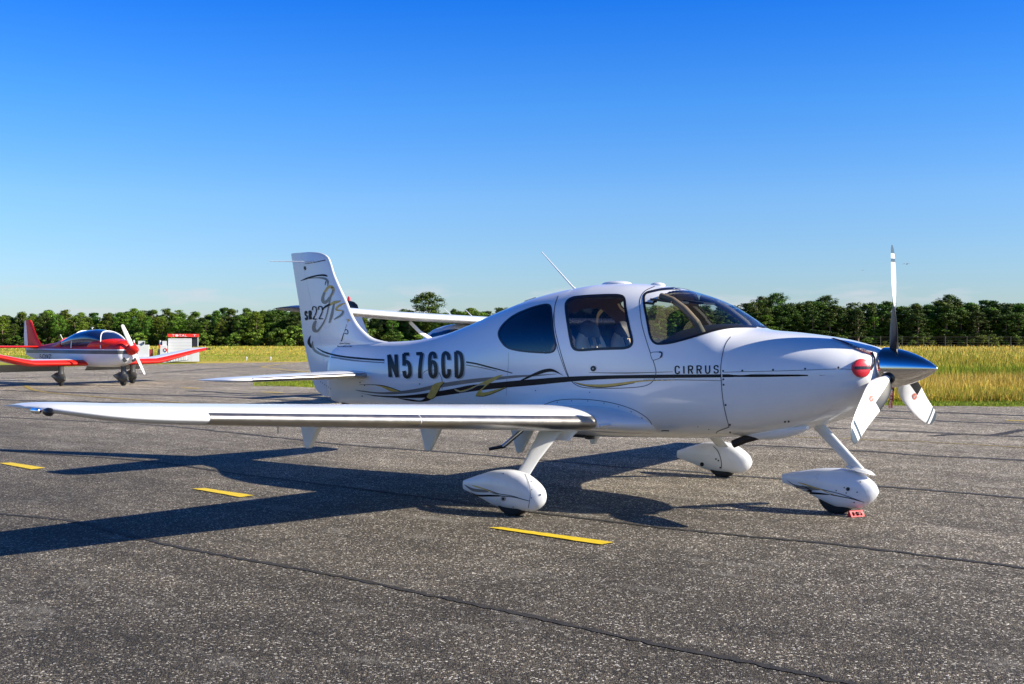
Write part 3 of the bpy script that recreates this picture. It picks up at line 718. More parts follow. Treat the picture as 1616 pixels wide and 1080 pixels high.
def text_loops(s, bold=0.0, space=1.0, res=4):
    key = (s,bold,space)
    if key in _tc: return _tc[key]
    cu = bpy.data.curves.new('t','FONT'); cu.body = s; cu.fill_mode = 'NONE'; cu.offset = bold; cu.space_character = space; cu.resolution_u = res
    ob = bpy.data.objects.new('t', cu); COL.objects.link(ob); bpy.context.view_layer.update()
    me = ob.evaluated_get(bpy.context.evaluated_depsgraph_get()).to_mesh()
    co = [tuple(v.co[:2]) for v in me.vertices]; adj = {}
    for e_ in me.edges: adj.setdefault(e_.vertices[0],[]).append(e_.vertices[1]); adj.setdefault(e_.vertices[1],[]).append(e_.vertices[0])
    seen = set(); loops = []
    for s0 in adj:
        if s0 in seen: continue
        L = [s0]; seen.add(s0); cur = s0
        while True:
            nx = [q for q in adj[cur] if q not in seen]
            if not nx: break
            cur = nx[0]; seen.add(cur); L.append(cur)
        if len(L) > 2: loops.append([co[i] for i in L])
    ob.to_mesh_clear(); bpy.data.objects.remove(ob)
    A_ = np.array([p for L in loops for p in L]); lo, hi = A_.min(0), A_.max(0)
    loops = [[((x-lo[0])/(hi[0]-lo[0]), (y-lo[1])/(hi[1]-lo[1])) for x, y in L] for L in loops]
    _tc[key] = loops; return loops
def quadmap(q):
    """q: tl,tr,br,bl ; (s,t) with t up"""
    tl, tr, br, bl = [np.array(p, float) for p in q]
    return lambda s, t: tuple((1-t)*((1-s)*bl+s*br)+t*((1-s)*tl+s*tr))
def text_decal(name, s, q, m, parent, off=.0028, bold=0.0, space=1.0, bvh=None, step=5, mirror=False, shift=(0,0)):
    f = quadmap(q); loops = [[tuple(np.array(f(x,y))+np.array(shift)) for x, y in L] for L in text_loops(s, bold, space)]
    v, t = fillp(loops, step); return surf(name, v, orient(v, t), m, parent, off, bvh, mirror)
def text_flat(name, s, o3, ax, ay, m, parent=None, bold=0.0, space=1.0):
    """flat lettering on a plane: origin o3, width vector ax, height vector ay"""
    loops = text_loops(s, bold, space, 3); v, t = fillp(loops, 5.0); o3, ax, ay = Vector(o3), Vector(ax), Vector(ay)
    o = mobj(name, [o3+ax*x+ay*y for x, y in v], t, m, None, False)
    return o

GLY = {'N':[[(0,0),(0,1)],[(1,0),(1,1)],[(-.02,1),(1.02,0)]],
 '5':[[(.98,1),(.08,1)],[(.14,1.02),(.07,.5)],'c',[(.07,.56),(.3,.66),(.62,.66),(.93,.52),(1,.32),(.92,.1),(.52,0),(.13,.06),(.0,.27)]],
 '7':[[(-.06,1),(1.05,1)],'c',[(1,1.02),(.72,.68),(.5,.32),(.42,-.05)]],
 '6':['c',[(.97,.77),(.85,.95),(.5,1),(.12,.88),(0,.5),(.08,.12),(.5,0),(.92,.1),(1,.32),(.9,.54),(.55,.64),(.2,.57),(.03,.4)]],
 'C':['c',[(1,.70),(.93,.90),(.5,1),(.1,.88),(0,.5),(.1,.12),(.5,0),(.93,.1),(1,.32)]],
 'D':[[(0,-.02),(0,1.02)],'c',[(0,1),(.45,.99),(.86,.86),(1,.5),(.86,.14),(.45,.01),(0,0)]],
 'I':[[(.5,0),(.5,1)]], 'R':[[(0,-.04),(0,1.04)],'c',[(0,1),(.65,.99),(.96,.9),(1,.74),(.92,.58),(.6,.5),(0,.5)],[(.5,.5),(1.02,-.04)]],
 'U':['c',[(0,1.04),(0,.6),(.03,.2),(.25,.02),(.5,0),(.75,.02),(.97,.2),(1,.6),(1,1.04)]],
 'S':['c',[(1,.74),(.85,.95),(.5,1),(.1,.92),(0,.74),(.13,.58),(.5,.5),(.88,.42),(1,.25),(.88,.06),(.5,0),(.12,.05),(0,.25)]],
 '2':['c',[(0,.72),(.12,.94),(.5,1),(.9,.92),(1,.72),(.85,.48),(.4,.22),(.02,0)],[(0,0),(1.02,0)]],
 'G':['c',[(1,.74),(.9,.93),(.5,1),(.1,.88),(0,.5),(.1,.12),(.5,0),(.95,.14),(1,.45)],[(.55,.45),(1,.45)]],
 'H':[[(0,0),(0,1)],[(1,0),(1,1)],[(0,.5),(1,.5)]]}
def stroke_text(name, s, q, wpx, m, parent, off, widths=None, gap=.35, bvh=None, shift=(0,0)):
    f = quadmap(q); W_ = [widths.get(c, 1.0) if widths else 1.0 for c in s]; tot = sum(W_)+gap*(len(s)-1); x0 = 0; V_ = []; T_ = []; lift = []
    q_ = [np.array(p, float) for p in q]; Wp = np.linalg.norm(q_[1]-q_[0]); Hp = np.linalg.norm(q_[0]-q_[3]); ix, iy = wpx/2/Wp, wpx/2/Hp
    z_ = 0
    for c, w in zip(s, W_):
        a0, a1 = x0/tot, (x0+w)/tot; x0 += w+gap; cur = False
        for st_ in GLY[c]:
            if st_ == 'c': cur = True; continue
            P_ = [f(a0+ix+(a1-a0-2*ix)*x, iy+(1-2*iy)*y) for x, y in st_]
            P_ = crom(P_, 6) if cur else [tuple(np.array(P_[0])*(1-t)+np.array(P_[1])*t) for t in np.linspace(0,1,9)]
            cur = False; n0 = len(V_)
            for i, p in enumerate(P_):
                a = np.array(P_[max(i-1,0)]); b_ = np.array(P_[min(i+1,len(P_)-1)]); t = (b_-a)/np.linalg.norm(b_-a); nn = np.array([-t[1],t[0]])
                ww = wpx*(1.0 if abs(t[1]) > .6 else .88)
                V_ += [tuple(np.array(p)+nn*ww/2+np.array(shift)), tuple(np.array(p)-nn*ww/2+np.array(shift))]; lift += [z_*.0004]*2
                if i: k = n0+2*i; T_.append((k-2,k-1,k+1,k))
            z_ = (z_+1) % 3
    P3 = []
    for (u,v), l_ in zip(V_, lift):
        p, n = cast(u, v, bvh); P3.append(p+n*(off+l_))
    return adopt(mobj(name, P3, orient(V_, T_), m, None, True), parent)

# window frames (rubber and paint edge)
for mir, dd, qq in ((False, door, q1), (True, door2, q2)):
    stroke('window_seal', DW, 4.2, M['black'], dd, .003, closed=True, n=2, mirror=mir)
    stroke('window_seal', QW, 2.6, M['black'], qq, .003, closed=True, n=2, mirror=mir)
    stroke('windshield_seal', WSo, 3.6, M['black'], ws, .003, n=4, mirror=mir)
    stroke('door_gap', DOOR, 1.15, M['seam'], fus, .0012, n=2, mirror=mir)
    stroke('cowling_gap', Z3([(40,500),(18,530),(2,580),(-8,650),(-5,720),(2,800),(15,870),(30,930),(28,940),(-20,958),(-30,970)]), 1.2, M['seam'], cow, .0014, n=4, mirror=mir)
    stroke('cowling_gap', Z3([(5,672),(150,668),(300,665),(450,660),(560,656),(630,658)]), .8, M['seam'], cow, .0014, n=4, mirror=mir)
# dark edge of the far rear quarter and a roof rail are covered by the lining
# cabin seam behind the door, wing-root fairing lines, tail seam
stroke('panel_line', Z2([(425,165),(405,232),(398,330),(420,450),(460,570),(480,615)]), .9, M['seam'], fus, .0014)
stroke('panel_line', Z2([(348,768),(420,745),(520,738),(640,745),(760,768),(860,805),(925,850),(943,885),(930,910),(905,905),(880,890)]), 1.0, M['seam'], fus, .0014)
stroke('panel_line', ZA([(1050,190),(1080,240),(1110,310),(1115,380),(1112,440)]), .8, M['seam'], fus, .0014)
stroke('panel_line', ZA([(865,245),(900,210),(960,190),(1020,200),(1055,230)]), .7, M['seam'], fus, .0014)
for x, y in Z3([(97,664),(247,660),(403,655),(565,649),(4,666),(5,706),(6,733),(16,831),(37,927),(38,964),(305,912),(323,911),(233,982),(-110,590)])[:-1]: disc('screw', x, y, 1.6, M['screw'], cow)
for x, y in ZA([(68,355),(125,390),(95,527),(828,373)]): disc('screw', x, y, 1.0, M['screw'], fus)
disc('access_cover', *Z3([(33,812)])[0], 4.2, M['white'], cow, .0012)
for x, y in Z2([(420,755),(500,747),(590,748),(680,760),(760,780),(830,808),(890,842),(600,700),(300,690),(1200,890),(1260,905),(1120,900),(705,420),(560,690)])[:11]: disc('screw', x, y, .8, M['screw'], fus, .003)
stroke('panel_line', Z2([(150,480),(148,560),(140,640),(138,720)]), .6, M['decall'], fus, .0014)
# door lock and hinge
disc('door_handle', 936.7, 582, 4.4, M['black'], door, .006); disc('door_lock', 936.7, 582, 1.3, M['steel'], door, .009)
hg = Z2([(940,482),(985,478),(998,480),(1001,495),(995,508),(965,520),(948,520)])
decal('hinge_cover', hg, M['white'], fus, .004, n=3); stroke('panel_line', hg, .9, M['seam'], fus, .0046, n=3, closed=True)
stroke('hinge_edge', Z2([(985,478),(997,480),(1000,492),(992,508)]), 2.2, M['black'], fus, .0055)
# registration, maker's name, stripes
RQ = [(611,557.5),(732,552.5),(733,598.3),(613.5,598)]
CW = {'N':1.1,'7':.95,'I':.3,'1':.5}
stroke_text('registration_shadow', 'N576CD', RQ, 5.7, M['decall'], fus, .0014, CW, .38, shift=(1.7,1.3))
stroke_text('registration_number', 'N576CD', RQ, 5.7, M['decalb'], fus, .0032, CW, .38)
stroke_text('maker_name', 'CIRRUS', [(1064.5,577.2),(1134.5,576.2),(1134.5,590),(1065,591)], 2.1, M['decalb'], fus, .003, CW, .62)
bl_up = [(568.7,620.6),(591,623.7),(621.9,625),(646.6,623.7),(676.3,620),(717,613.2),(740,608.3),(767.2,605.6),(801.3,602.2),(849,598.1),(896.6,594.7),(960,592.7),(1040,591.5),(1138,591)]
bl_dn = [(1138,595.8),(1040,597),(960,598.4),(896.6,602.9),(849,607.6),(801,611.7),(767,615.1),(740,618.5),(717,622),(691,625.6),(676,627.5),(652,628.1),(622,627.8),(591,625.4)]
decal('gray_stripe', crom([(560,615.3),(575,617),(600,619.3),(630,617.5),(660,613),(690,606.5),(720,601.5),(757,597),(790,594.5),(815,592.5),(850,591.5),(880,590)],4)+crom([(878,590.8),(850,593.6),(815,596.5),(792,599),(757,603),(720,608),(690,613),(660,619),(630,622),(605,622.3),(575,619),(562,616.3)],4), M['decalg'], fus, .0016, smooth=False)
decal('black_stripe', crom(bl_up,4)+crom(bl_dn,4), M['decalb'], fus, .0026, smooth=False)
decal('black_stripe', [(1140,590.9),(1200,591),(1260,591.3),(1304,592.7),(1260,594.2),(1200,595.3),(1140,595.8)], M['decalb'], cow, .0026, smooth=False)
decal('gold_ribbon', [(701,603),(692,603.8),(685,606.5),(681,612),(678,619),(674,626.5),(680,629.5),(686,626.5),(690,620),(695,610)], M['gold'], fus, .0036)
stroke('ribbon_edge', [(702,603.2),(696,610),(691,620),(686.5,627),(680,630)], .9, M['decalb'], fus, .0042)
decal('black_ribbon', [(628,628.3),(648,630),(664,632),(674,626.5),(681,629),(675,632.8),(662,634.2),(646,632.6)], M['decalb'], fus, .0034)
decal('gold_leaf', [(594,608.3),(603,608.6),(613,611),(622,614),(631,617.2),(618,617.9),(610,614.5),(602,610.8)], M['gold'], fus, .0036)
stroke('ribbon_edge', [(568,607.3),(590,607.4),(606,609),(618,612.3),(632,617.3)], [.5,1.2,.8], M['decalb'], fus, .0042)
decal('gold_bolt', crom([(794.6,591.2),(786,593),(775,597.5),(761,604),(749,609.5),(738,614)],4)+crom([(727,617),(718,613.6)],4)+crom([(717.5,615),(724,618.6),(736,616.6),(748,611.5),(756,608.2),(766,607.4)],4)+crom([(764,610.5),(757,616),(752,621.5),(751.3,624.6),(757,625.8),(770,623.8),(786,617.5),(800,611)],4)+crom([(790,613),(776,617),(764,619.6),(759.5,618),(763,613.5),(772,606),(785,598)],4), M['gold'], fus, .0040, smooth=False, step=5)
stroke('ribbon_edge', [(718,614),(727,618.8),(742,614.8),(755,608.6),(766,607.6)], .8, M['decall'], fus, .0046)
stroke('ribbon_edge', [(752,625),(765,625),(783,619),(800.5,611.2)], .9, M['decalb'], fus, .0046)
stroke('black_line', [(736,571.7),(753,574.6),(770,579),(790,584),(809,589.2)], [2.6,2.4,1.2], M['decalb'], fus, .003)
stroke('gray_line', [(736,576.2),(760,580.5),(785,586)], [1.8,1.4,.6], M['decalg'], fus, .003)
stroke('black_line', [(537,562.5),(560,565),(585,567.2),(606.5,568.5)], [2.2,2.6,2.8], M['decalb'], fus, .003)
stroke('gray_line', [(537,566.5),(560,569.5),(585,571.4),(606.5,572.8)], [2.4,2.0,1.6], M['decalg'], fus, .003)
decal('black_arch', crom(ZB([(540,330),(600,296),(650,268),(750,218),(850,176),(940,161),(1000,178),(1060,218),(1107,247)]),4)+crom(ZB([(1050,222),(1010,206),(960,198),(900,204),(830,224),(760,244),(650,290),(545,331)]),4), M['decalb'], fus, .0038, smooth=False, step=4)
decal('gold_wave', [(906.6,603.6),(913,604.4),(925,606.6),(950,606.8),(975,604.6),(996,602),(1020,600.2),(1060,599.4),(1060,600.6),(1022,602),(1000,604.3),(978,608.4),(955,610.6),(936,610.4),(920,608)], M['gold'], fus, .003, step=4)
stroke('ribbon_edge', [(906.6,603.8),(920,608.2),(937,610.8),(958,611),(980,608.4),(1002,604.4)], [.8,1.4,.8], M['decalb'], fus, .0036)
stroke('gray_line', [(1016,600.4),(1073,599.8),(1120,600.6),(1140,601)], [1.5,1.3,.6], M['decalg'], fus, .003)
stroke('gray_line', [(930,588.2),(990,589),(1062,587)], [.6,1.8,.6], M['decalg'], fus, .003)
# cowling joint to intake and the pale crease under it
stroke('panel_line', Z3([(330,945),(400,925),(450,900),(500,870),(558,818)]), 1.0, M['white'], cow, .003)
# vent blister under the door
decal('vent_blister', Z2([(990,915),(1000,889),(1060,886),(1096,892),(1070,908),(1040,918)]), M['white'], fus, .010, n=2); stroke('vent_mouth', Z2([(998,908),(1015,907),(1042,908)]), 1.6, M['seam'], fus, .012)

# roof humps, beacon, antennas
def blob(name, c, d, m, parent, seg=20):
    R = []
    for i in range(9):
        a = math.pi*i/8; R.append([(c[0]+d[0]*math.cos(a), c[1]+d[1]*math.sin(a)*math.cos(w), c[2]+d[2]*math.sin(a)*math.sin(w)) for w in np.linspace(0,2*math.pi,seg+1)[:-1]])
    o = rings(name, R, m, None); return adopt(o, parent)
blob('roof_antenna', (-3.09,0,2.0), (.17,.09,.035), M['white'], AC); blob('roof_antenna', (-2.62,0,1.975), (.08,.05,.03), M['white'], AC)
b = MB(); b.tube([(-3.58,0,1.96),(-3.62,0,1.99),(-4.02,0,2.36)], [.016,.010,.005], 8); adopt(b.build('whip_antenna', M['white'], None, True), AC)
b = MB(); b.tube([(-4.12,-.0,1.87),(-4.10,0,1.895),(-4.24,0,1.862),(-4.26,0,1.835)], .006, 6); adopt(b.build('grab_rail', M['steel'], None, True), AC)

# ---- fin and rudder
FZL = [.78,.95,1.15,1.30,1.40,1.436,1.45,1.482,1.548,1.653,1.782,1.903,2.083,2.254,2.425,2.47,2.505,2.53,2.54]
FLE = [-7.25,-7.1,-6.9,-6.6,-6.15,-6.25,-6.37,-6.526,-6.663,-6.802,-6.906,-6.977,-7.102,-7.212,-7.293,-7.33,-7.41,-7.53,-7.66]
FZT = [.745,.79,.886,1.104,1.279,1.451,1.846,2.245,2.45,2.534,2.54]
FTE = [-7.19,-7.434,-7.576,-7.667,-7.73,-7.785,-7.862,-7.961,-8.01,-8.028,-8.02]
def foil(n=18, t=.1, camber=0.0, blunt=.004):
    """closed airfoil loop: list of (s, h), s 0 LE .. 1 TE; starts at TE upper, round LE, to TE lower"""
    s = (1-np.cos(np.linspace(0,np.pi,n)))/2
    yt = 5*t*(.2969*np.sqrt(s)-.126*s-.3516*s**2+.2843*s**3-.1036*s**4) + blunt/2*s*t/.1
    yc = camber*4*s*(1-s)
    up = list(zip(s, yc+yt))[::-1]; dn = list(zip(s, yc-yt))[1:]
    return up + dn
zz = np.concatenate([np.linspace(.78,1.35,14)[:-1], np.linspace(1.35,1.75,34)[:-1], np.linspace(1.75,2.43,16)[:-1], [2.43,2.46,2.49,2.51,2.525,2.535,2.54]])
le = pchip(FZL, FLE, zz); te = pchip(FZT, FTE, zz)
HZ = [.752,.978,1.498,1.916,2.325,2.54]; HX = [-7.19,-7.306,-7.446,-7.612,-7.756,-7.83]
hx = np.interp(zz, HZ, HX)
thk = np.interp(zz, [.78,1.2,1.42,1.6,2.0,2.43,2.54],[.055,.12,.115,.10,.085,.06,.02])
def finsec(z, x0, x1, t0, part, hxx):
    out = []; c = x1-x0
    for s, h in foil(26, 1.0):
        x = x0+c*s; y = h*t0
        out.append((x, y, z))
    return out
def clipped(sec, lo, hi):
    """clip a closed section loop to lo<=x<=hi keeping count"""
    return [(min(max(x, lo), hi), y if lo <= x <= hi else None, z) for x, y, z in sec]
def fin_part(lo_f, hi_f):
    R = []
    for i, z in enumerate(zz):
        c = te[i]-le[i]; lo, hi = lo_f(i), hi_f(i)     # X decreasing from LE to TE
        n = 16; ss = np.linspace(0,1,n)
        if lo_f is LEf: ss = ss**1.8
        xs = lo+(hi-lo)*ss; s = np.clip((xs-le[i])/c, 0, 1)
        yt = 5*(.2969*np.sqrt(s)-.126*s-.3516*s**2+.2843*s**3-.1015*s**4)*thk[i]*.9+.0015
        if lo_f is LEf: yt[0] = 0.0005
        if thk[i] < .03: yt *= 1
        R.append([(xs[k], -yt[k], z) for k in range(n)] + [(xs[k], yt[k], z) for k in range(n)][::-1])
    return R
LEf = lambda i: le[i]; TEf = lambda i: te[i]; Hf = lambda i: hx[i]+.0015; Hg = lambda i: hx[i]-.0015
fin = rings('fin', fin_part(LEf, Hf), M['white']); adopt(fin, AC)
rud = rings('rudder', fin_part(Hg, TEf), M['white']); adopt(rud, AC)
bm = bmesh.new(); bm.from_mesh(fin.data); bm2 = bmesh.new(); bm2.from_mesh(rud.data)
def bvh_of(*objs):
    vs = []; fs = []
    for o in objs:
        n = len(vs); vs += [tuple(v.co) for v in o.data.vertices]; fs += [tuple(n+i for i in p.vertices) for p in o.data.polygons]
    return BVHTree.FromPolygons(vs, fs)
BF = bvh_of(fin, rud, fus)
FD = dict(bvh=BF)
decal('fin_swoosh', ZF([(215,340),(258,318),(300,300),(380,280),(450,273),(482,282),(488,298),(440,292),(380,296),(300,318),(250,334)]), M['decalb'], fin, .003, n=3, step=4, **FD)
decal('fin_swoosh', ZF([(300,320),(350,306),(420,302),(470,308),(500,335),(503,360),(490,400),(486,360),(470,335),(430,320),(370,314)]), M['decalg'], fin, .004, n=3, step=4, **FD)
stroke('fin_swoosh', ZF([(474,345),(470,365),(466,385)]), [1.5,1.3,.5], M['decalb'], fin, .005, **FD)
th = np.linspace(0,2*math.pi,13)[:-1]
gl_ = [(500+math.cos(a)*42*math.cos(.35)-math.sin(a)*83*math.sin(-.35)*-1, 478+math.sin(a)*83) for a in th]
loop = [(535,408),(548,425),(540,460),(515,505),(488,540),(460,556),(443,540),(443,505),(460,455),(490,412),(515,397),(535,403)]
stroke('script_letter', ZF(loop[8:]+loop[:4]), [3.5,4.1,4.9,4.3,3.5], M['gold'], fin, .004, **FD)
stroke('script_letter', ZF(loop[3:9]), [3.8,5.1,4.9,3.2], M['decalg'], fin, .0045, **FD)
stroke('script_letter', ZF([(548,430),(530,480),(512,540),(498,610),(482,680),(455,750),(425,800),(390,842),(362,838),(352,805),(362,765),(375,740)]), [2.0,2.2,2.2,1.9,2.2,3.2,5.9,4.9,3.0], M['decalg'], fin, .005, **FD)
stroke('script_letter', ZF([(445,632),(455,610),(490,588),(540,567)]), [1.1,3.0,3.5], M['decalb'], fin, .0055, **FD)
stroke('script_letter', ZF([(520,575),(560,556),(600,548),(622,538)]), [3.5,4.6,3.0,1.4], M['gold'], fin, .006, **FD)
stroke('script_letter', ZF([(556,570),(545,620),(530,690),(508,762)]), [2.2,3.2,4.1,2.2], M['decalg'], fin, .0062, **FD)
stroke('script_letter', ZF([(668,566),(632,576),(594,598),(577,620),(584,634),(616,636),(644,642)]), [1.0,3.2,2.8,2.0,2.2], M['gold'], fin, .006, **FD)
stroke('script_letter', ZF([(642,640),(644,660),(622,688),(585,710),(556,728)]), [2.4,3.2,2.8,1.0], M['decalg'], fin, .0066, **FD)
stroke_text('model_letters', 'SR', ZF([(256,640),(332,634),(336,730),(266,738)]), 2.6, M['decalb'], rud, .0045, None, .25, bvh=BF)
stroke_text('model_number', '22', ZF([(333,594),(442,588),(452,724),(340,730)]), 1.6, M['decalb'], fin, .0072, None, .2, bvh=BF)
stroke('fin_swoosh', ZF([(320,888),(306,925),(303,960),(318,990),(330,1012)]), [.8,3.2,4.6,4.0,1.0], M['decalb'], rud, .0035, **FD)
stroke('fin_swoosh', Z1([(362,650),(360,680),(380,712),(440,740),(540,757),(660,772),(797,783)]), [.8,3.6,4.0,3.0,2.2,1.6,1.3], M['decalg'], fin, .003, **FD)
stroke('fin_swoosh', Z1([(385,690),(430,716),(500,737),(600,752),(700,761),(797,767)]), [.8,2.4,2.8,2.6,2.5,2.4], M['decalb'], fin, .0042, **FD)
stroke('club_emblem', ZF([(683,775),(672,810),(662,845)]), .5, M['decalb'], fin, .004, **FD)
stroke('club_emblem', ZF([(662,850),(668,832),(684,830),(694,850),(690,872),(670,868),(655,862)]), [.9,1.1,.9], M['decalb'], fin, .0045, **FD)
stroke('club_emblem', ZF([(655,862),(645,890),(637,920),(628,946)]), [1.0,1.2,1.6], M['decalb'], fin, .0045, **FD)
stroke('club_emblem', ZF([(680,728),(716,742)]), 1.4, M['gold'], fin, .0045, **FD); stroke('club_emblem', ZF([(704,722),(690,758)]), 1.2, M['gold'], fin, .005, **FD)
text_decal('club_name', 'A\u00e9ro-Club du', ZF([(610,958),(716,960),(716,976),(610,974)]), M['decalb'], fin, .004, bvh=BF, step=6)
text_decal('club_name', "Bassin d'Arcachon", ZF([(590,987),(736,989),(736,1005),(590,1003)]), M['decalb'], fin, .004, bvh=BF, step=6)
stroke('fin_cap_gap', ZF([(262,170),(340,158),(400,146),(470,131)]), [.7,.9,1.4,1.2], M['seam'], fin, .003, **FD)
stroke('static_wick_mount', ZF([(262,195),(264,232)]), 3.2, M['black'], rud, .004, **FD)
b = MB(); b.tube([(-7.56,-.035,2.415),(-7.62,-.05,2.415),(-8.02,-.34,2.425)], [.012,.008,.004], 8); adopt(b.build('nav_antenna', M['white'], None, True), fin)
b = MB(); b.tube([(-7.56,.035,2.415),(-7.62,.05,2.415),(-8.02,.34,2.425)], [.012,.008,.004], 8); adopt(b.build('nav_antenna', M['white'], None, True), fin)
for x, y in Z1([(398,885),(410,898),(422,905),(434,915),(446,922),(458,930),(470,940)]): disc('rivet', x, y, .7, M['screw'], fus, bvh=BF)
b = MB(); b.box((-7.02,0,.705), (.11,.03,.03)); b.tube([(-7.02,0,.71),(-7.02,0,.655)], [.045,.008], 10); adopt(bevel(b.build('tail_tie_down', M['black'], None), .006), AC)

# ---- wings
def wsec(y, xle, z, c, t, side, s0=0.0, s1=1.0, n=26, camber=.02, tw=0.0, grow=0.0):
    s = s0+(s1-s0)*((1-np.cos(np.linspace(0,np.pi,n)))/2 if s0 == 0 else np.linspace(0,1,n))
    yt = 5*t*(.2969*np.sqrt(s)-.126*s-.3516*s**2+.2843*s**3-.1015*s**4)+.0015/c
    yc = camber*4*s*(1-s)
    up = [(xle-(q*c)*math.cos(tw)+(a+b_)*c*math.sin(tw)*0, side*y, z+(a+b_)*c+grow-math.sin(tw)*(q-.3)*c) for q,a,b_ in zip(s,yc,yt)]
    dn = [(xle-(q*c)*math.cos(tw), side*y, z+(a-b_)*c-grow-math.sin(tw)*(q-.3)*c) for q,a,b_ in zip(s,yc,yt)]
    return up[::-1]+dn[1:] if s0 == 0 else up[::-1]+dn
WY = [.30,.55,.70,.85,1.0,1.5,3.0,4.2,5.0,5.25,5.42,5.55,5.64,5.71,5.74]
WX = [-2.24,-2.38,-2.49,-2.55,-2.58,-2.62,-2.72,-2.79,-2.84,-2.88,-2.93,-2.995,-3.08,-3.20,-3.34]
WZ = [.70,.712,.72,.73,.742,.772,.862,.934,.985,1.003,1.022,1.04,1.052,1.06,1.064]
WTE = [-4.08,-4.08,-4.07,-4.06,-4.05,-4.02,-3.90,-3.81,-3.75,-3.74,-3.73,-3.72,-3.70,-3.66,-3.60]
WT = [.14,.14,.14,.145,.15,.15,.145,.14,.135,.125,.115,.10,.09,.075,.045]
wp = lambda y: [float(pchip(WY, q, np.array([y]))[0]) for q in (WX,WZ,WTE,WT)]
def wing_piece(name, ys, s0, s1, side, m, parent, grow=0.0, n=26, defl=0):
    R = []
    for y in ys:
        xl, z, xt, t = wp(y); R.append(wsec(y, xl, z, xl-xt, t, side, s0, s1, n, grow=grow))
    o = rings(name, R, m, None); return adopt(o, parent)
wing_bv = None
for side in (-1, 1):
    wg = wing_piece('wing', list(np.linspace(.3,1.0,12))+[1.3,1.8,2.4,3.0,3.6,4.2,4.8,5.0], 0, .77, side, M['wingw'], AC, n=30)
    wing_piece('wing_tip', list(np.linspace(5.0,5.74,16)), 0, 1.0, side, M['wingw'], wg, n=30)
    wing_piece('wing_root', [.3,.6,.75], .7705, 1.0, side, M['wingw'], wg)
    wing_piece('flap', [.755,1.5,2.3,3.05], .772, 1.0, side, M['wingw'], wg)
    wing_piece('aileron', [3.06,4.0,4.992], .772, 1.0, side, M['wingw'], wg)
    # porous leading-edge panels, sitting 2.5 mm proud
    for (ya, yb) in ((1.02,3.02),(3.03,4.80)):
        R = []
        for y in [ya-.0]+list(np.linspace(ya,yb,8)):
            xl, z, xt, t = wp(y); c = xl-xt; s = np.array([.026,.021,.016,.011,.007,.003,.001,0,.001,.005,.012,.024,.038,.052]); sg = np.array([1]*7+[0]+[-1]*6)
            yt = 5*t*(.2969*np.sqrt(s)-.126*s-.3516*s**2+.2843*s**3-.1015*s**4)+.0015/c; yc = .02*4*s*(1-s)
            gx = .003*np.exp(-s*90); gz = .003*(sg != 0)
            R.append([(xl+gx[k]-s[k]*c, side*y, z+(yc[k]+sg[k]*yt[k])*c+sg[k]*gz[k]) for k in range(14)])
        st = rings('deicing_panel', R, M['strip'], None, capa=False, capb=False, closed=False); adopt(st, wg)
    # stall strip wedge near the root
    xl, z, xt, t = wp(.90)
    b = MB(); b.v = [Vector(p) for p in ((xl+.03,side*.86,z-.012),(xl-.02,side*.86,z+.02),(xl-.02,side*.86,z-.035),(xl+.005,side*.99,z-.02),(xl-.03,side*.99,z+.005),(xl-.03,side*.99,z-.04))]
    b.f = [(0,1,2),(3,5,4),(0,3,4,1),(1,4,5,2),(2,5,3,0)]; b.m = [0]*5; adopt(b.build('stall_strip', M['wingw'], None), wg)
    # hinge fairings under the wing
    for y in (.60, 1.85, 3.20):
        zb_ = .57+.09*(y-.6); xc = -3.80
        prof = [(.17,.03),(.145,0),(.03,-.175),(.015,-.195),(-.015,-.20),(-.035,-.19),(-.10,0),(-.12,.03)]
        v = [(xc+a, side*(y-.022), zb_+h) for a,h in prof]+[(xc+a, side*(y+.022), zb_+h) for a,h in prof]; k = len(prof)
        f = [tuple(range(k)), tuple(range(2*k-1,k-1,-1))]+[(i,(i+1)%k,k+(i+1)%k,k+i) for i in range(k)]
        hf = fixn(mobj('hinge_fairing', v, f, M['gear'], None, False)); bevel(hf, .008, 2); adopt(hf, wg)
    # tip light: clear lens on a dark pod
    lathe_o = lathe('light_pod', [(-3.19,.004),(-3.18,.018),(-3.15,.025),(-3.12,.024),(-3.10,.015),(-3.09,.003)], M['black'], None, (0.02, side*5.71, 1.045)); adopt(lathe_o, wg)
    lo = lathe('tip_light', [(-3.275,.003),(-3.27,.016),(-3.20,.020),(-3.19,.004)], M['chrome'], None, (0.03, side*5.745, 1.05)); adopt(lo, wg)
    # tie-down ring / static wick stub
    b = MB(); b.tube([(-3.3,side*3.9,.87),(-3.3,side*3.9,.80)], [.006,.004], 6); adopt(b.build('fuel_drain', M['steel'], None), wg)
    # cabin step
    b = MB(); b.tube([(-3.72,side*.66,.60),(-3.88,side*.76,.44)], .021, 12); sp = b.build('step', M['chrome'], None, True); adopt(sp, AC)
    b = MB(); b.tube([(-3.86,side*.755,.445),(-4.02,side*.80,.41)], [.018,.016], 10); adopt(b.build('step_tread', M['black'], None, True), sp)

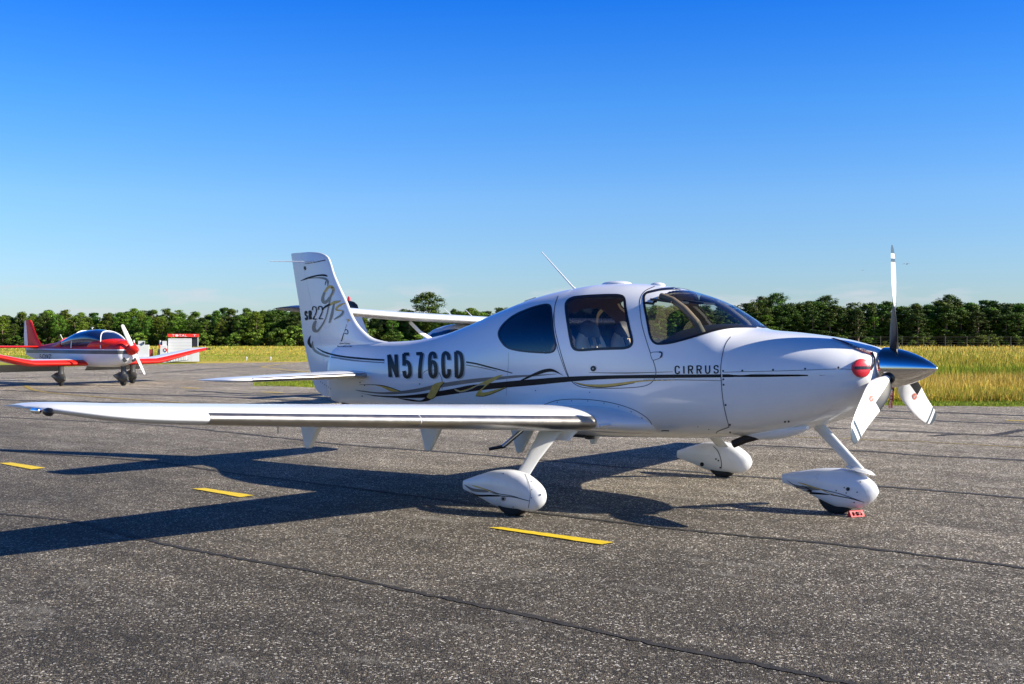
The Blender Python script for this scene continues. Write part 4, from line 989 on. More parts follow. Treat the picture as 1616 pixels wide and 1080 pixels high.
# ---- tailplane and elevator
TY = [.02,.20,.6,1.2,1.72,1.84,1.92,1.95]; TX = [-6.33,-6.40,-6.43,-6.49,-6.55,-6.60,-6.72,-6.9]; TTE = [-7.30,-7.30,-7.27,-7.22,-7.18,-7.18,-7.17,-7.16]; TZ = [1.06,1.06,1.057,1.05,1.042,1.04,1.036,1.034]; TK = [.10,.10,.10,.095,.09,.08,.06,.03]
tp = lambda y: [float(pchip(TY, q, np.array([y]))[0]) for q in (TX,TZ,TTE,TK)]
def tail_piece(name, ys, s0, s1, side, m, parent, n=18, grow=0):
    R = []
    for y in ys:
        xl, z, xt, t = tp(y); R.append(wsec(y, xl, z, xl-xt, t, side, s0, s1, n, camber=0))
    o = rings(name, R, m, None); return adopt(o, parent)
for side in (-1, 1):
    tl = tail_piece('tailplane', [.02,.2,.5,.9,1.3,1.70], 0, .62, side, M['wingw'], AC, 22)
    tail_piece('tailplane_tip', [1.70,1.76,1.82,1.88,1.92,1.94,1.95], 0, 1.0, side, M['wingw'], tl, 22)
    tail_piece('elevator', [.16,.6,1.2,1.692], .625, 1.0, side, M['wingw'], tl)
    R = []
    for y in [.22,.5,.9,1.3,1.69]:
        xl, z, xt, t = tp(y); c = xl-xt; s = np.array([.03,.02,.012,.006,.002,0,.002,.008,.018,.035,.05]); sg = np.array([1]*5+[0]+[-1]*5)
        yt = 5*t*(.2969*np.sqrt(s)-.126*s-.3516*s**2)+.0015/c; R.append([(xl+.005-s[k]*c, side*y, z+sg[k]*(yt[k]*c+.004)) for k in range(11)])
    adopt(rings('deicing_panel', R, M['strip'], None, capa=False, capb=False, closed=False), tl)
# ---- spinner and propeller
HUBZ = 1.238
prof = [(-.435,.150),(-.43,.166),(-.405,.1665),(-.36,.163),(-.30,.152),(-.24,.136),(-.18,.114),(-.12,.087),(-.07,.060),(-.035,.036),(-.012,.017),(-.003,.007),(0,.0005)]
spn = lathe('spinner', prof, M['chrome'], None, (0,0,HUBZ), seg=64); adopt(spn, AC)
b = MB()
for k in range(10):
    w = 2*math.pi*k/10+.1; b.tube([(-.416,math.cos(w)*.1655,HUBZ+math.sin(w)*.1655),(-.416,math.cos(w)*.169,HUBZ+math.sin(w)*.169)], .004, 8)
adopt(b.build('spinner_screws', M['steel'], None), spn)
XP = -.345
def blade(phi):
    rs = [.11,.16,.19,.22,.27,.33,.40,.50,.60,.70,.78,.855,.885,.925,.955,.975,.988,.993]
    ch = [.07,.07,.085,.12,.16,.19,.205,.212,.208,.195,.18,.162,.152,.135,.115,.085,.045,.012]
    tk = [.07,.07,.062,.052,.042,.034,.028,.022,.018,.015,.013,.011,.010,.009,.008,.007,.005,.003]
    be = [50,50,50,52,54,58,63,72,79,82,83,83,83,83,83,83,83,83]      # chord angle from the shaft, degrees
    R = []; n = 24; sw = [0,0,0,0,.004,.006,.008,.008,.006,.002,-.004,-.012,-.016,-.024,-.032,-.04,-.047,-.05]
    for r, c, t, be_, s_ in zip(rs, ch, tk, be, sw):
        bt = RD(be_-4); ring = []
        for k in range(n):
            w = 2*math.pi*k/n; a = math.cos(w)*c/2 ; h = math.sin(w)*t/2*(1-.35*math.cos(w)*-1)
            a += s_
            X = XP - a*math.cos(bt) + h*math.sin(bt); Yy = a*math.sin(bt) + h*math.cos(bt)
            y = Yy*math.cos(phi) - r*math.sin(phi); z = Yy*math.sin(phi) + r*math.cos(phi)
            ring.append((X, y, HUBZ+z))
        R.append(ring)
    def mi(i, k):
        r = .5*(rs[i]+rs[i+1])
        if r > .925: return 1
        if .855 < r < .885: return 1
        if r < .17: return 2
        if k+.5 > n/2: return 2          # aft face painted black
        # rubber boot along the leading edge (-chord side) near the root
        if r < .50 and (n*.30 <= k+.5): return 2
        return 0
    o = rings('propeller_blade', R, [M['prop_white'], M['prop_grey'], M['prop_dark']], None, midx=mi); return adopt(o, AC)
bl_objs = [blade(p) for p in (RD(2.2), RD(120), RD(-120))]
M['logo'] = mat('maker_disc', (.55,.16,.10), .4)
for q, (u, v) in zip(bl_objs[1:], (Z3([(726,800)])[0], Z3([(936,789)])[0])):
    bv = bvh_of(q); disc('maker_disc', u, v, 3.6, M['logo'], q, .002, bvh=bv, ry=5.2); stroke('disc_bar', [(u-2,v+2.2),(u+2,v-2.2)], 1.5, M['decall'], q, .003, bvh=bv)
adopt(lathe('blade_clamp', [(-.05,.045),(-.045,.052),(.0,.052),(.012,.045)], M['black'], None, (0,0,0), axis='Z'), spn)
clamp = [o for o in spn.children if o.name.startswith('blade_clamp')][0]
clamp.matrix_local = Matrix.Translation((XP,0,HUBZ)) @ Matrix.Rotation(RD(120), 4, 'X') @ Matrix.Translation((0,0,.168))
c2 = clamp.copy(); COL.objects.link(c2); c2.matrix_local = Matrix.Translation((XP,0,HUBZ)) @ Matrix.Rotation(RD(-120), 4, 'X') @ Matrix.Translation((0,0,.168))

# ---- landing gear
def teardrop(name, x1, x0, y, prof_top, prof_bot, wid, m, parent):
    """wheel fairing: x1 nose, x0 blunt tail; profiles as (t, z), t from tail 0 to nose 1"""
    ts = np.concatenate([np.linspace(0,.8,44), 1-.2*np.cos(np.linspace(0,math.pi/2,19))[1:]])
    R = []
    for t in ts:
        zt = float(pchip([p[0] for p in prof_top],[p[1] for p in prof_top],np.array([t]))[0]); zb = float(pchip([p[0] for p in prof_bot],[p[1] for p in prof_bot],np.array([t]))[0])
        w = float(pchip([p[0] for p in wid],[p[1] for p in wid],np.array([t]))[0]); x = x0+(x1-x0)*t; zm = (zt+zb)/2; h = (zt-zb)/2; n_ = 2.35
        R.append([(x, y+w*np.sign(math.cos(a))*abs(math.cos(a))**(2/n_), zm+h*np.sign(math.sin(a))*abs(math.sin(a))**(2/n_)) for a in np.linspace(0,2*math.pi,81)[:-1]])
    o = rings(name, R, m, None); return adopt(o, parent)
def wheel(x, y, r, w, parent):
    o = lathe('tyre', [(-w/2,r*.5),(-w/2,r*.8),(-w*.42,r*.93),(-w*.25,r*.99),(0,r),(w*.25,r*.99),(w*.42,r*.93),(w/2,r*.8),(w/2,r*.5)], M['rubber'], None, (x,y,r-.008), axis='Y', seg=36); return adopt(o, parent)
MT = [(0,.245),(.2,.305),(.45,.365),(.6,.375),(.75,.355),(.88,.30),(.96,.245),(1,.19)]; MBt = [(0,.165),(.25,.105),(.45,.055),(.6,.045),(.85,.05),(.93,.085),(.98,.13),(1,.17)]
WD = [(0,.018),(.2,.062),(.45,.10),(.65,.115),(.85,.10),(.95,.062),(1,.01)]
for side, yc in ((-1,-1.76),(1,1.70)):
    lg = empty('landing_gear', (0,0,0)); adopt(lg, AC)
    pt = teardrop('wheel_pant', -2.555, -3.465, yc, MT, MBt, WD, M['pant'], lg)
    wheel(-2.90, yc, .175, .13, lg)
    # aerofoil-faired leg from the wing down to the pant
    R = []
    for t in np.linspace(0,1,12):
        x = -2.96+.10*t; y = side*(1.02+(abs(yc)-.06-1.02)*(t**.95)); z = .80+(.32-.80)*t
        c = .30-.155*min(1,t*1.35)+(.06*(1-t/.12) if t < .12 else 0); th_ = .055-.01*t+(.04*(1-t/.12) if t < .12 else 0)
        R.append([(x+c/2*math.cos(a), y+th_/2*math.sin(a)*(1-.45*-math.cos(a)*-1), z) for a in np.linspace(0,2*math.pi,25)[:-1]])
    adopt(rings('leg', R, M['gear'], None), lg)
    # fairing collar where the leg leaves the wing
    R = []
    for t in np.linspace(0,1,6):
        x = -2.95+.02*t; y = side*(1.02+.12*t); z = .715-.13*t; c = .50-.22*t**.6; th_ = .30-.225*t**.55
        R.append([(x+c/2*math.cos(a), y+th_/2*math.sin(a), z) for a in np.linspace(0,2*math.pi,25)[:-1]])
    adopt(rings('leg_cuff', R, M['gear'], None), lg)
    if side < 0: PB = bvh_of(pt); pant_r = pt; lg_r = lg
    else: PF = bvh_of(pt); lg_f = lg
ZP = Z(700,660,6.355)
decal('pant_stripe', ZP([(210,665),(245,700),(300,735),(400,745),(500,745),(560,770),(480,752),(430,722),(380,715),(300,705),(250,685)]), M['decalg'], lg_r, .003, n=3, bvh=PB, step=5)
decal('pant_stripe', ZP([(270,735),(320,762),(400,768),(480,768),(570,775),(570,785),(480,786),(360,785),(315,770)]), M['decalb'], lg_r, .004, n=3, bvh=PB, step=5)
stroke('pant_stripe', ZP([(570,780),(640,785),(720,795),(800,815),(866,832)]), [1.2,1.2,1.0,.8], M['decalb'], lg_r, .004, bvh=PB)
stroke('pant_stripe', ZP([(380,700),(460,725),(560,760),(660,775),(750,795)]), [.8,1.0,1.0,.6], M['decalb'], lg_r, .0035, bvh=PB)
stroke('pant_stripe', ZP([(290,675),(340,690),(400,708),(480,738)]), [.8,2.0,1.6,.6], M['gold'], lg_r, .005, bvh=PB)
disc('axle_cap', *ZP([(602,808)])[0], 4.2, M['decall'], lg_r, .004, bvh=PB); disc('axle_nut', *ZP([(602,808)])[0], 2.2, M['screw'], lg_r, .006, bvh=PB)
disc('access_cover', *ZP([(552,838)])[0], 4.3, M['gear'], lg_r, .003, bvh=PB, ry=5.3)
disc('axle_cap', *ZP([(968,770)])[0], 1.4, M['screw'], lg_r, .004, bvh=PB)
Z7 = Z(1020,640,4.04)
stroke('pant_seam', Z7([(428,262),(455,290),(472,330),(480,370),(478,402)]), 1.0, M['seam'], lg_f, .003, bvh=PF)
stroke('pant_seam', ZP([(815,560),(850,640),(868,720),(868,800),(850,900)]), .7, M['seam'], lg_r, .003, bvh=PB)
for q in [(445,342),(460,352),(472,396)]: disc('screw', *Z7([q])[0], 1.3, M['screw'], lg_f, .004, bvh=PF)
disc('axle_hole', *Z7([(356,375)])[0], 3.2, M['screw'], lg_f, .004, bvh=PF)
for q in [(880,640),(885,720),(882,800),(600,560),(500,880),(700,890)]: disc('screw', *ZP([q])[0], .8, M['screw'], lg_r, .004, bvh=PB)
# nose gear
ng = empty('nose_gear', (0,0,0)); adopt(ng, AC); YN = .10
NT = [(0,.29),(.2,.33),(.45,.37),(.62,.38),(.78,.36),(.9,.31),(.97,.26),(1,.21)]; NB = [(0,.215),(.25,.155),(.45,.085),(.62,.045),(.8,.055),(.9,.10),(.97,.155),(1,.20)]
npn = teardrop('wheel_pant', -.52, -1.385, YN, NT, NB, WD, M['pant'], ng)
wheel(-.88, YN, .17, .12, ng)
R = []
for t in np.linspace(0,1,8):
    x = -1.07+.38*t; z = .80-.42*t; y = YN*t; c = .115-.02*t; w_ = .05
    R.append([(x+c/2*math.cos(a)*.9, y+w_/2*math.sin(a), z+c/2*math.cos(a)*.35) for a in np.linspace(0,2*math.pi,21)[:-1]])
adopt(rings('leg', R, M['gear'], None), ng)
R = []
for t in np.linspace(0,1,5):
    R.append([(-.68+(.13-.03*t)*math.cos(a), YN+(.062-.02*t)*math.sin(a), .372+.02*t-.22*(.13-.03*t)*math.cos(a)) for a in np.linspace(0,2*math.pi,21)[:-1]])
adopt(rings('fork_cover', R, M['gear'], None), ng)
NBV = bvh_of(npn); ZN = Z(1220,720,8.978)
decal('pant_stripe', ZN([(190,330),(240,365),(300,400),(400,420),(520,432),(620,455),(680,478),(600,484),(500,478),(400,462),(320,430),(250,385)]), M['decalg'], ng, .003, n=3, bvh=NBV, step=5)
decal('pant_stripe', ZN([(310,430),(370,470),(450,495),(560,508),(680,520),(820,545),(760,548),(620,540),(480,528),(400,515),(350,480)]), M['decalb'], ng, .004, n=3, bvh=NBV, step=5)
stroke('pant_stripe', ZN([(820,545),(950,570),(1100,600),(1290,652)]), [1.6,1.4,1.2,.6], M['decalb'], ng, .004, bvh=NBV)
stroke('pant_stripe', ZN([(450,400),(600,445),(760,488),(950,535),(1100,585),(1240,635)]), [.6,1.1,1.0,1.0,.8,.5], M['decalb'], ng, .0045, bvh=NBV)
stroke('pant_stripe', ZN([(360,375),(450,398),(560,435),(680,470),(760,508),(880,552)]), [.8,2.0,1.6,1.6,1.2,.6], M['gold'], ng, .005, bvh=NBV)
disc('axle_nut', *ZN([(1062,468)])[0], 3.0, M['screw'], ng, .004, bvh=NBV)
for q in [(897,488),(1010,447),(1038,523),(1192,512),(1150,655),(1235,367)]: disc('screw', *ZN([q])[0], 1.0, M['screw'], ng, .004, bvh=NBV)

# ---- exhaust and belly fairings
R = []
for t in np.linspace(0,1,12):
    x = -1.62+.60*t; w_ = .09*math.sin(math.pi*min(1,max(.03,t*.9+.05)))**.6; z0 = .645+.085*t; h = .075*math.sin(math.pi*(.04+.92*t))**.7
    R.append([(x, -.17+w_*math.cos(a), z0+h*math.sin(a)) for a in np.linspace(0,2*math.pi,21)[:-1]])
adopt(rings('exhaust_fairing', R, M['cowlwhite'], None), cow)
R = []
for t in np.linspace(0,1,10):
    x = -1.30+.42*t; w_ = .13*math.sin(math.pi*(.05+.9*t))**.6; h = .06*math.sin(math.pi*(.05+.9*t))**.7
    R.append([(x, .0+w_*math.cos(a), .70+.12*t+h*math.sin(a)) for a in np.linspace(0,2*math.pi,21)[:-1]])
adopt(rings('cowl_chin', R, M['cowlwhite'], None), cow)
b = MB(); b.tube([(-1.46,-.19,.64),(-1.60,-.20,.60),(-1.70,-.21,.555)], [.032,.034,.035], 14, cap=False); adopt(b.build('exhaust_pipe', M['exhaust'], None, True), cow)
b = MB(); b.tube([(-3.3,-.15,.535),(-3.3,-.15,.505)], .05, 12); b.box((-3.38,-.15,.528), (.22,.04,.03)); adopt(bevel(b.build('belly_antenna', M['black'], None), .006), AC)

# ---- cabin inside
gs = []
for t in np.linspace(0,1,14):
    x = -2.36+.76*t; w_ = .57-.16*t**2; ztop = float(np.interp(x,[-2.36,-2.30,-2.2,-2.05,-1.9,-1.75,-1.6],[1.36,1.50,1.57,1.60,1.61,1.605,1.565])); zb = 1.30
    gs.append([(x, w_*math.cos(a), zb+(ztop-zb)*abs(math.sin(a))**.7) for a in np.linspace(0,math.pi,25)]+[(x,-w_,zb-.05),(x,w_,zb-.05)])
adopt(rings('glareshield', gs, M['dash'], None), AC)
b = MB(); b.box((-2.33,0,1.22), (.04,1.1,.5)); adopt(b.build('instrument_panel', M['dash'], None), AC)
b = MB(); b.box((-3.15,0,.72), (2.0,.90,.03)); adopt(b.build('cabin_floor', M['carpet'], None), AC)
b = MB(); b.box((-2.95,.565,1.22),(1.15,.05,.14)); adopt(bevel(b.build('side_trim', M['beige'], None), .02), AC)
for s in (-1,1):
    b = MB(); b.tube([(-2.36,s*.34,1.86),(-2.22,s*.37,1.82),(-2.08,s*.40,1.74),(-1.93,s*.44,1.62),(-1.84,s*.47,1.50)], .03, 10); adopt(b.build('windshield_pillar', M['pillar'], None, True), AC)
    b = MB(); b.box((-2.31,s*.28,1.815),(.22,.30,.018), rot=Matrix.Rotation(RD(8),3,'Y')); adopt(b.build('sun_visor', M['dash'], None, True), AC)
def seat(x, y, parent, h=1.0):
    st = empty('seat', (0,0,0)); adopt(st, parent)
    b = MB(); b.box((x+.22,y,.92),(.50,.46,.14)); adopt(bevel(b.build('seat_cushion', M['leather'], None, True), .05, 4), st)
    R = []
    for t in np.linspace(0,1,14):
        z = .90+.64*t; w_ = .235*(1-.45*max(0,(t-.75)/.25)**2); xx = x-.11*t
        R.append([(xx+.07*math.sin(a)*(1-.3*t), y+w_*np.sign(math.cos(a))*abs(math.cos(a))**.6, z) for a in np.linspace(0,2*math.pi,25)[:-1]])
    adopt(rings('seat_back', R, M['leather'], None), st)
    R = []
    for t in np.linspace(0,1,10):
        z = 1.49+.16*t; w_ = .145*math.sqrt(max(.02,1-max(0,(t-.35)/.65)**2)); xx = x-.09-.03*t
        R.append([(xx+.06*math.sin(a)*math.sqrt(max(.03,1-max(0,(t-.4)/.6)**2)), y+w_*math.cos(a), z) for a in np.linspace(0,2*math.pi,21)[:-1]])
    adopt(rings('headrest', R, M['greyleather'], None), st)
    b = MB()
    for sy in (-.07,.05): b.box((x+.035,y+sy,1.25),(.012,.045,.50), rot=Matrix.Rotation(RD(12),3,'X') @ Matrix.Rotation(RD(-10),3,'Y'))
    adopt(b.build('seat_belt', M['black'], None), st)
    return st
for x, y in ((-3.10,-.29),(-3.10,.29),(-3.85,-.25),(-3.85,.25)): seat(x, y, AC)

# ------------------------------------------------------------------ intake plugs, streamers, chock
for s, labt, grp in ((-1,'round red engine intake plug with black strap, in the cowling side facing the camera','x'), (1,'red intake plug on the far side, its streamer hanging below the spinner','x')):
    if s < 0:
        p, n = cast(1359.5, 581.3)
    else:
        p, n = cast(1359.5, 581.3); p = Vector((p.x,-p.y,p.z)); n = Vector((n.x,-n.y,n.z))
    pl = empty('intake_plug', p); tag(pl, labt, 'plug')
    nrm = (n + Vector((.25,0,0))).normalized(); Yv = (Vector((0,0,1))-nrm*nrm.z).normalized(); Xv = Yv.cross(nrm)
    Q = Matrix((Xv,Yv,nrm)).transposed().to_quaternion()
    disk = lathe('foam_disc', [(-.05,.073),(.008,.075),(.018,.071),(.026,.055),(.030,.03),(.031,.0005)], M['red'], pl, axis='Z', seg=36); disk.rotation_euler = Q.to_euler()
    b = MB(); xs_ = np.linspace(-.076,.076,17); hz = np.interp(np.abs(xs_),[0,.03,.055,.071,.0755],[.031,.030,.026,.018,.004])+.0035
    for k in range(17):
        b.v += [Vector((xs_[k],-.011,hz[k])),Vector((xs_[k],.011,hz[k]))]
        if k: b.f.append((2*k-2,2*k-1,2*k+1,2*k)); b.m.append(0)
    stp = b.build('strap', M['black'], pl); stp.rotation_euler = Q.to_euler()
    M0 = Vector(p)
    if s < 0:
        pts = [cast(u,v)[0]+cast(u,v)[1]*.010 for u,v in ((1313,535.5),(1325,539),(1340,545),(1352,551),(1364,556),(1377,560))]
        def ribbon(P, w_, m, parent, name, upv=None):
            v = []; f = []
            for i, q in enumerate(P):
                t = (P[min(i+1,len(P)-1)]-P[max(i-1,0)]).normalized(); _, nn = BV.find_nearest(q)[:2]; sd_ = t.cross(nn).normalized()*w_/2
                v += [q-sd_-M0, q+sd_-M0]
                if i: k = 2*i; f.append((k-2,k-1,k+1,k))
            return fixn(mobj(name, v, f, m, parent, True))
        rb = ribbon(pts, .034, M['ribbon'], pl, 'streamer')
        b = MB(); b.tube([cast(u,v)[0]+cast(u,v)[1]*.014-M0 for u,v in ((1375,558),(1378,566),(1377,575),(1373,583),(1368,585))], .008, 8); b.build('cord', M['black'], pl, True)
        # streamer wording
        tx = text_loops('REMOVE BEFORE FLIGHT', .02, 1.0, 2); qm = quadmap([(1340,544),(1373,556.5),(1372,560),(1339,548)])
        lo_ = [[qm(x,y) for x,y in L] for L in tx]; v2, t2 = fillp(lo_, 50)
        P = []
        for (u,v) in v2:
            pp, nn = cast(u,v); P.append(pp+nn*.013-M0)
        mobj('streamer_lettering', P, orient(v2, t2), M['decall'], pl, False)
    else:
        b = MB(); a0 = Vector((-.47,.12,1.06))-M0; P0 = Vector((.02,-.02,-.05))
        b.tube([P0, a0], .005, 6); 
        q0 = atY(1409,606,.14)-M0; q1_ = atY(1405,644,.14)-M0
        b.tube([a0, q0], .005, 6); b.build('cord', M['black'], pl, True)
        wv = Vector(RT)*.016; n_ = 8; v = []; f = []
        for k in range(n_+1):
            c_ = q0.lerp(q1_, k/n_)+Vector(FW)*.006*math.sin(k*1.3); v += [c_-wv, c_+wv]
            if k: j = 2*k; f.append((j-2,j-1,j+1,j))
        mobj('streamer', v, f, M['ribbon'], pl, True)
        o = text_flat('streamer_lettering', 'BEFORE FLIGHT', q0+Vector((0,-.012,0))-wv*.55, q1_-q0, wv*1.1, M['decall']); o.parent = pl
ck_p = G(1352, 812); ck = empty('wheel_chock', (-.66, .10, 0), RD(-25)); tag(ck, 'small red wedge chock with dark lettering in front of the nose wheel', 'chock')
def wedge(name, x, s):
    v = [(x, -.10, .0),(x, .10, .0),(x+s*.075, .10, 0),(x+s*.075, -.10, 0),(x+s*.035,-.10,.07),(x+s*.035,.10,.07),(x+s*.02,-.10,.07),(x+s*.02,.10,.07)]
    f = [(0,1,2,3),(3,2,5,4),(4,5,7,6),(6,7,1,0),(0,3,4,6),(1,7,5,2)]
    return bevel(fixn(mobj(name, v, f, M['chock'], ck, False)), .004, 2)
ck.location = (-.70, 0.02, 0); ck.scale = (.72,.72,.72)
w_ = wedge('wedge', .0, 1)
o = text_flat('chock_lettering', '0HBK6', (.0,0,0), (1,0,0), (0,1,0), M['ink'], bold=.02)
ty = Vector((.035-.075,0,.07)).normalized(); fn = Vector((.07,0,.04)).normalized()
o.matrix_world = Matrix.Translation(Vector((.068,-.07,.0135))+fn*.003) @ Matrix([[0,ty.x*.05,fn.x,0],[.14,0,0,0],[0,ty.z*.05,fn.z,0],[0,0,0,1]]); o.parent = ck
w2_ = wedge('wedge', -.33, -1); w2_.location = (0,.10,0)
b = MB(); b.tube([(0.02,.11,.02),(-.18,.13,.012),(-.38,.11,.02)], .006, 6); b.build('cord', M['chock'], ck, True)

# ------------------------------------------------------------------ red and white low-wing aircraft on the left
def rob_mat():
    m = mat('red_white_livery', (.8,.8,.8), .38, spec=.4); n, l = m.node_tree.nodes, m.node_tree.links; b = n['Principled BSDF']
    t = n.new('ShaderNodeTexCoord'); s = n.new('ShaderNodeSeparateXYZ'); l.new(t.outputs['Object'], s.inputs[0])
    mr = n.new('ShaderNodeMapRange'); mr.inputs[1].default_value = 0; mr.inputs[2].default_value = 2; l.new(s.outputs['Z'], mr.inputs[0])
    r = n.new('ShaderNodeValToRGB'); r.color_ramp.interpolation = 'CONSTANT'; e_ = r.color_ramp.elements
    e_[0].position = 0; e_[0].color = (.78,.78,.78,1); e_[1].position = 1.145/2; e_[1].color = (.62,.018,.012,1)
    q = e_.new(1.0/2); q.color = (.10,.10,.10,1); q = e_.new(1.115/2); q.color = (.78,.78,.78,1)
    l.new(mr.outputs[0], r.inputs[0]); l.new(r.outputs[0], b.inputs['Base Color']); return m
M['rob'] = rob_mat(); M['robred'] = mat('signal_red_paint', (.66,.018,.010), .38, spec=.35, var=.04, vscale=2)
M['robpant'] = mat('grey_pant_paint', (.05,.05,.045), .35); M['canopy'] = mat('blue_tinted_canopy', (.010,.022,.075), .05, coat=1.0); M['under'] = mat('flap_grey', (.30,.30,.28), .5)
RB = empty('light_aircraft', (-28.72,10.38,0), RD(4)); RB.scale = (.90,1,1); tag(RB, 'red and white low-wing aircraft with grey wheel pants, parked at the far left', 'airplane')
def loft(name, st, m, parent, nx=60, nr=32, x0=None, x1=None):
    st = sorted(st, key=lambda s: s[0]); xs_ = [s[0] for s in st]; X = np.linspace(xs_[0] if x0 is None else x0, xs_[-1] if x1 is None else x1, nx); R = []
    cc = [pchip(xs_, [s[i] for s in st], X) for i in range(1,5)]
    for i, x in enumerate(X):
        zt, zb, w, n_ = [c[i] for c in cc]; zm = (zt+zb)/2; h = (zt-zb)/2
        R.append([(x, w*np.sign(math.cos(a))*abs(math.cos(a))**(2/n_), zm+h*np.sign(math.sin(a))*abs(math.sin(a))**(2/n_)) for a in np.linspace(0,2*math.pi,nr+1)[:-1]])
    return rings(name, R, m, parent)
loft('fuselage', [(-.22,1.30,.86,.14,2.2),(-.26,1.38,.78,.28,2.4),(-.6,1.44,.66,.40,2.6),(-1.2,1.46,.58,.46,2.8),(-1.8,1.36,.58,.54,3),(-3.0,1.30,.60,.54,3),(-4.2,1.30,.64,.40,2.8),(-5.4,1.28,.70,.22,2.5),(-6.5,1.25,.86,.07,2.2),(-6.75,1.2,.92,.02,2)], M['rob'], RB)
can = loft('canopy', [(-.85,1.36,1.18,.22,2.2),(-1.1,1.53,1.18,.37,2.2),(-1.5,1.70,1.18,.47,2.3),(-2.1,1.78,1.18,.50,2.3),(-2.8,1.74,1.16,.48,2.2),(-3.6,1.56,1.14,.41,2.1),(-4.15,1.42,1.14,.33,2)], M['canopy'], RB)
loft('turtledeck', [(-3.85,1.53,1.10,.39,2.1),(-4.6,1.37,1.0,.28,2),(-5.4,1.29,.95,.19,2)], M['robred'], RB)
loft('cowl_hump', [(-.35,1.37,1.15,.22,2.2),(-.7,1.45,1.15,.36,2.3),(-1.2,1.49,1.12,.50,2.6),(-1.75,1.46,1.12,.525,2.6),(-1.9,1.38,1.12,.52,2.4),(-1.97,1.22,1.14,.51,2.4)], M['robred'], RB)
for x, zt, w in ((-1.55,1.72,.49),(-2.95,1.735,.485)):
    b = MB()
    b.tube([(x+(.38 if x > -2 else -.02)*(abs(math.cos(a)))**2, w*np.sign(math.cos(a))*abs(math.cos(a))**.87, 1.18+(zt-1.17)*math.sin(a)**.87) for a in np.linspace(0,math.pi,25)], .016, 6)
    b.build('canopy_frame', M['wingw'], can, True)
b = MB(); b.tube([(-2.5,0,1.80),(-2.5,0,1.86)], .02, 6); b.box((-2.5,0,1.85),(.14,.02,.015)); b.tube([(-4.3,0,1.4),(-4.5,0,1.62)], .012, 6); b.build('antenna', M['wingw'], RB)
for s in (-1, 1):
    R = []; ys = [.3,1.2,2.25,2.6,3.2,3.8,4.2,4.36]; zs = [.70,.70,.71,.77,.90,1.03,1.10,1.13]; cs = [1.71,1.71,1.70,1.60,1.35,1.10,.85,.55]
    for y, z, c in zip(ys, zs, cs): R.append(wsec(y, -1.98-(.0 if y < 2.3 else (y-2.3)*.02)-(.12 if y > 4.3 else 0), z, c, .13, s, 0, 1.0, 18))
    wgo = rings('wing', R, [M['wingw'], M['robred']], RB, midx=lambda i, k: 1 if (13 <= k <= 23) else 0)
    b = MB(); b.box((-3.66,s*1.55,.545),(.34,2.1,.03), rot=Matrix.Rotation(RD(-38),3,'Y')); b.build('flap', M['under'], wgo)
    b = MB(); b.box((-2.05,s*4.30,1.12),(.22,.12,.05)); bevel(b.build('tip_light', M['lens'] if s < 0 else M['glass_dark'], wgo), .02)
    R = [wsec(y, -5.75, 1.21, .85, .09, s, 0, 1, 12, camber=0) for y in (.05,.8,1.55,1.62)]
    rings('tailplane', R, [M['under'], M['robred']], RB, midx=lambda i, k: 1 if k < 15 else 0)
    tdn = lambda x1, x0, y, par: None
def rob_gear(x, y, par):
    g = empty('landing_gear', (0,0,0), parent=par)
    R = []
    for t in np.linspace(0,1,30):
        xx = x-.62+.86*t; r = .175*math.sin(math.pi*min(.97,(.03+t*.95))**1.6)**.75+.003
        R.append([(xx, y+r*.72*math.cos(a), .24+.07*(1-t)+r*math.sin(a)) for a in np.linspace(0,2*math.pi,33)[:-1]])
    rings('wheel_pant', R, M['robpant'], g)
    lathe('tyre', [(-.05,.10),(-.045,.13),(0,.14),(.045,.13),(.05,.10)], M['rubber'], g, (x-.02,y,.137), axis='Y', seg=20)
    b = MB(); b.tube([(x,y,.62),(x,y,.5),(x+.01,y,.34)], [.10,.085,.11], 12); b.build('leg', M['robpant'], g, True)
rob_gear(-2.15,-1.30,RB); rob_gear(-2.15,1.30,RB); rob_gear(-.62,0,RB)
# fin
R = [[(x-.0,y,z) for x,y,z in [(le_,0,z),(le_-.1*c,-.035,z),(le_-.35*c,-.045,z),(le_-c,-.004,z),(le_-c,.004,z),(le_-.35*c,.045,z),(le_-.1*c,.035,z)]] for z, le_, c in ((1.16,-5.35,1.45),(1.3,-5.75,1.08),(1.5,-5.98,.86),(2.0,-6.35,.52),(2.12,-6.45,.40))]
fo = rings('fin', R, [M['robred'], M['wingw']], RB, midx=lambda i, k: 1 if k == 3 else 0)
b = MB(); b.v = [Vector(p) for p in ((-6.74,-.02,.92),(-6.90,-.012,1.22),(-6.94,-.012,1.6),(-6.89,-.012,2.10),(-6.80,-.012,2.12),(-6.62,-.03,1.22),(-6.60,-.03,.92))]
b.v += [Vector((p.x,-p.y,p.z)) for p in b.v]; b.f = [tuple(range(7)), tuple(range(13,6,-1))]+[(i,(i+1)%7,7+(i+1)%7,7+i) for i in range(7)]; b.m=[0]*9
b.build('rudder', M['wingw'], RB)
o = text_flat('registration_number', 'F-GYKZ', (-5.40,-.255,.80), (1.0,-.150,0), (0,.0,.17), M['ink'], bold=.03); o.parent = RB
o.location = (0,0,0)
lathe('spinner', [(-.22,.17),(-.20,.175),(-.10,.17),(.02,.14),(.12,.09),(.18,.04),(.20,.001)], M['robred'], RB, (0,0,1.14), seg=24)
R = []
a_ = RD(-28)
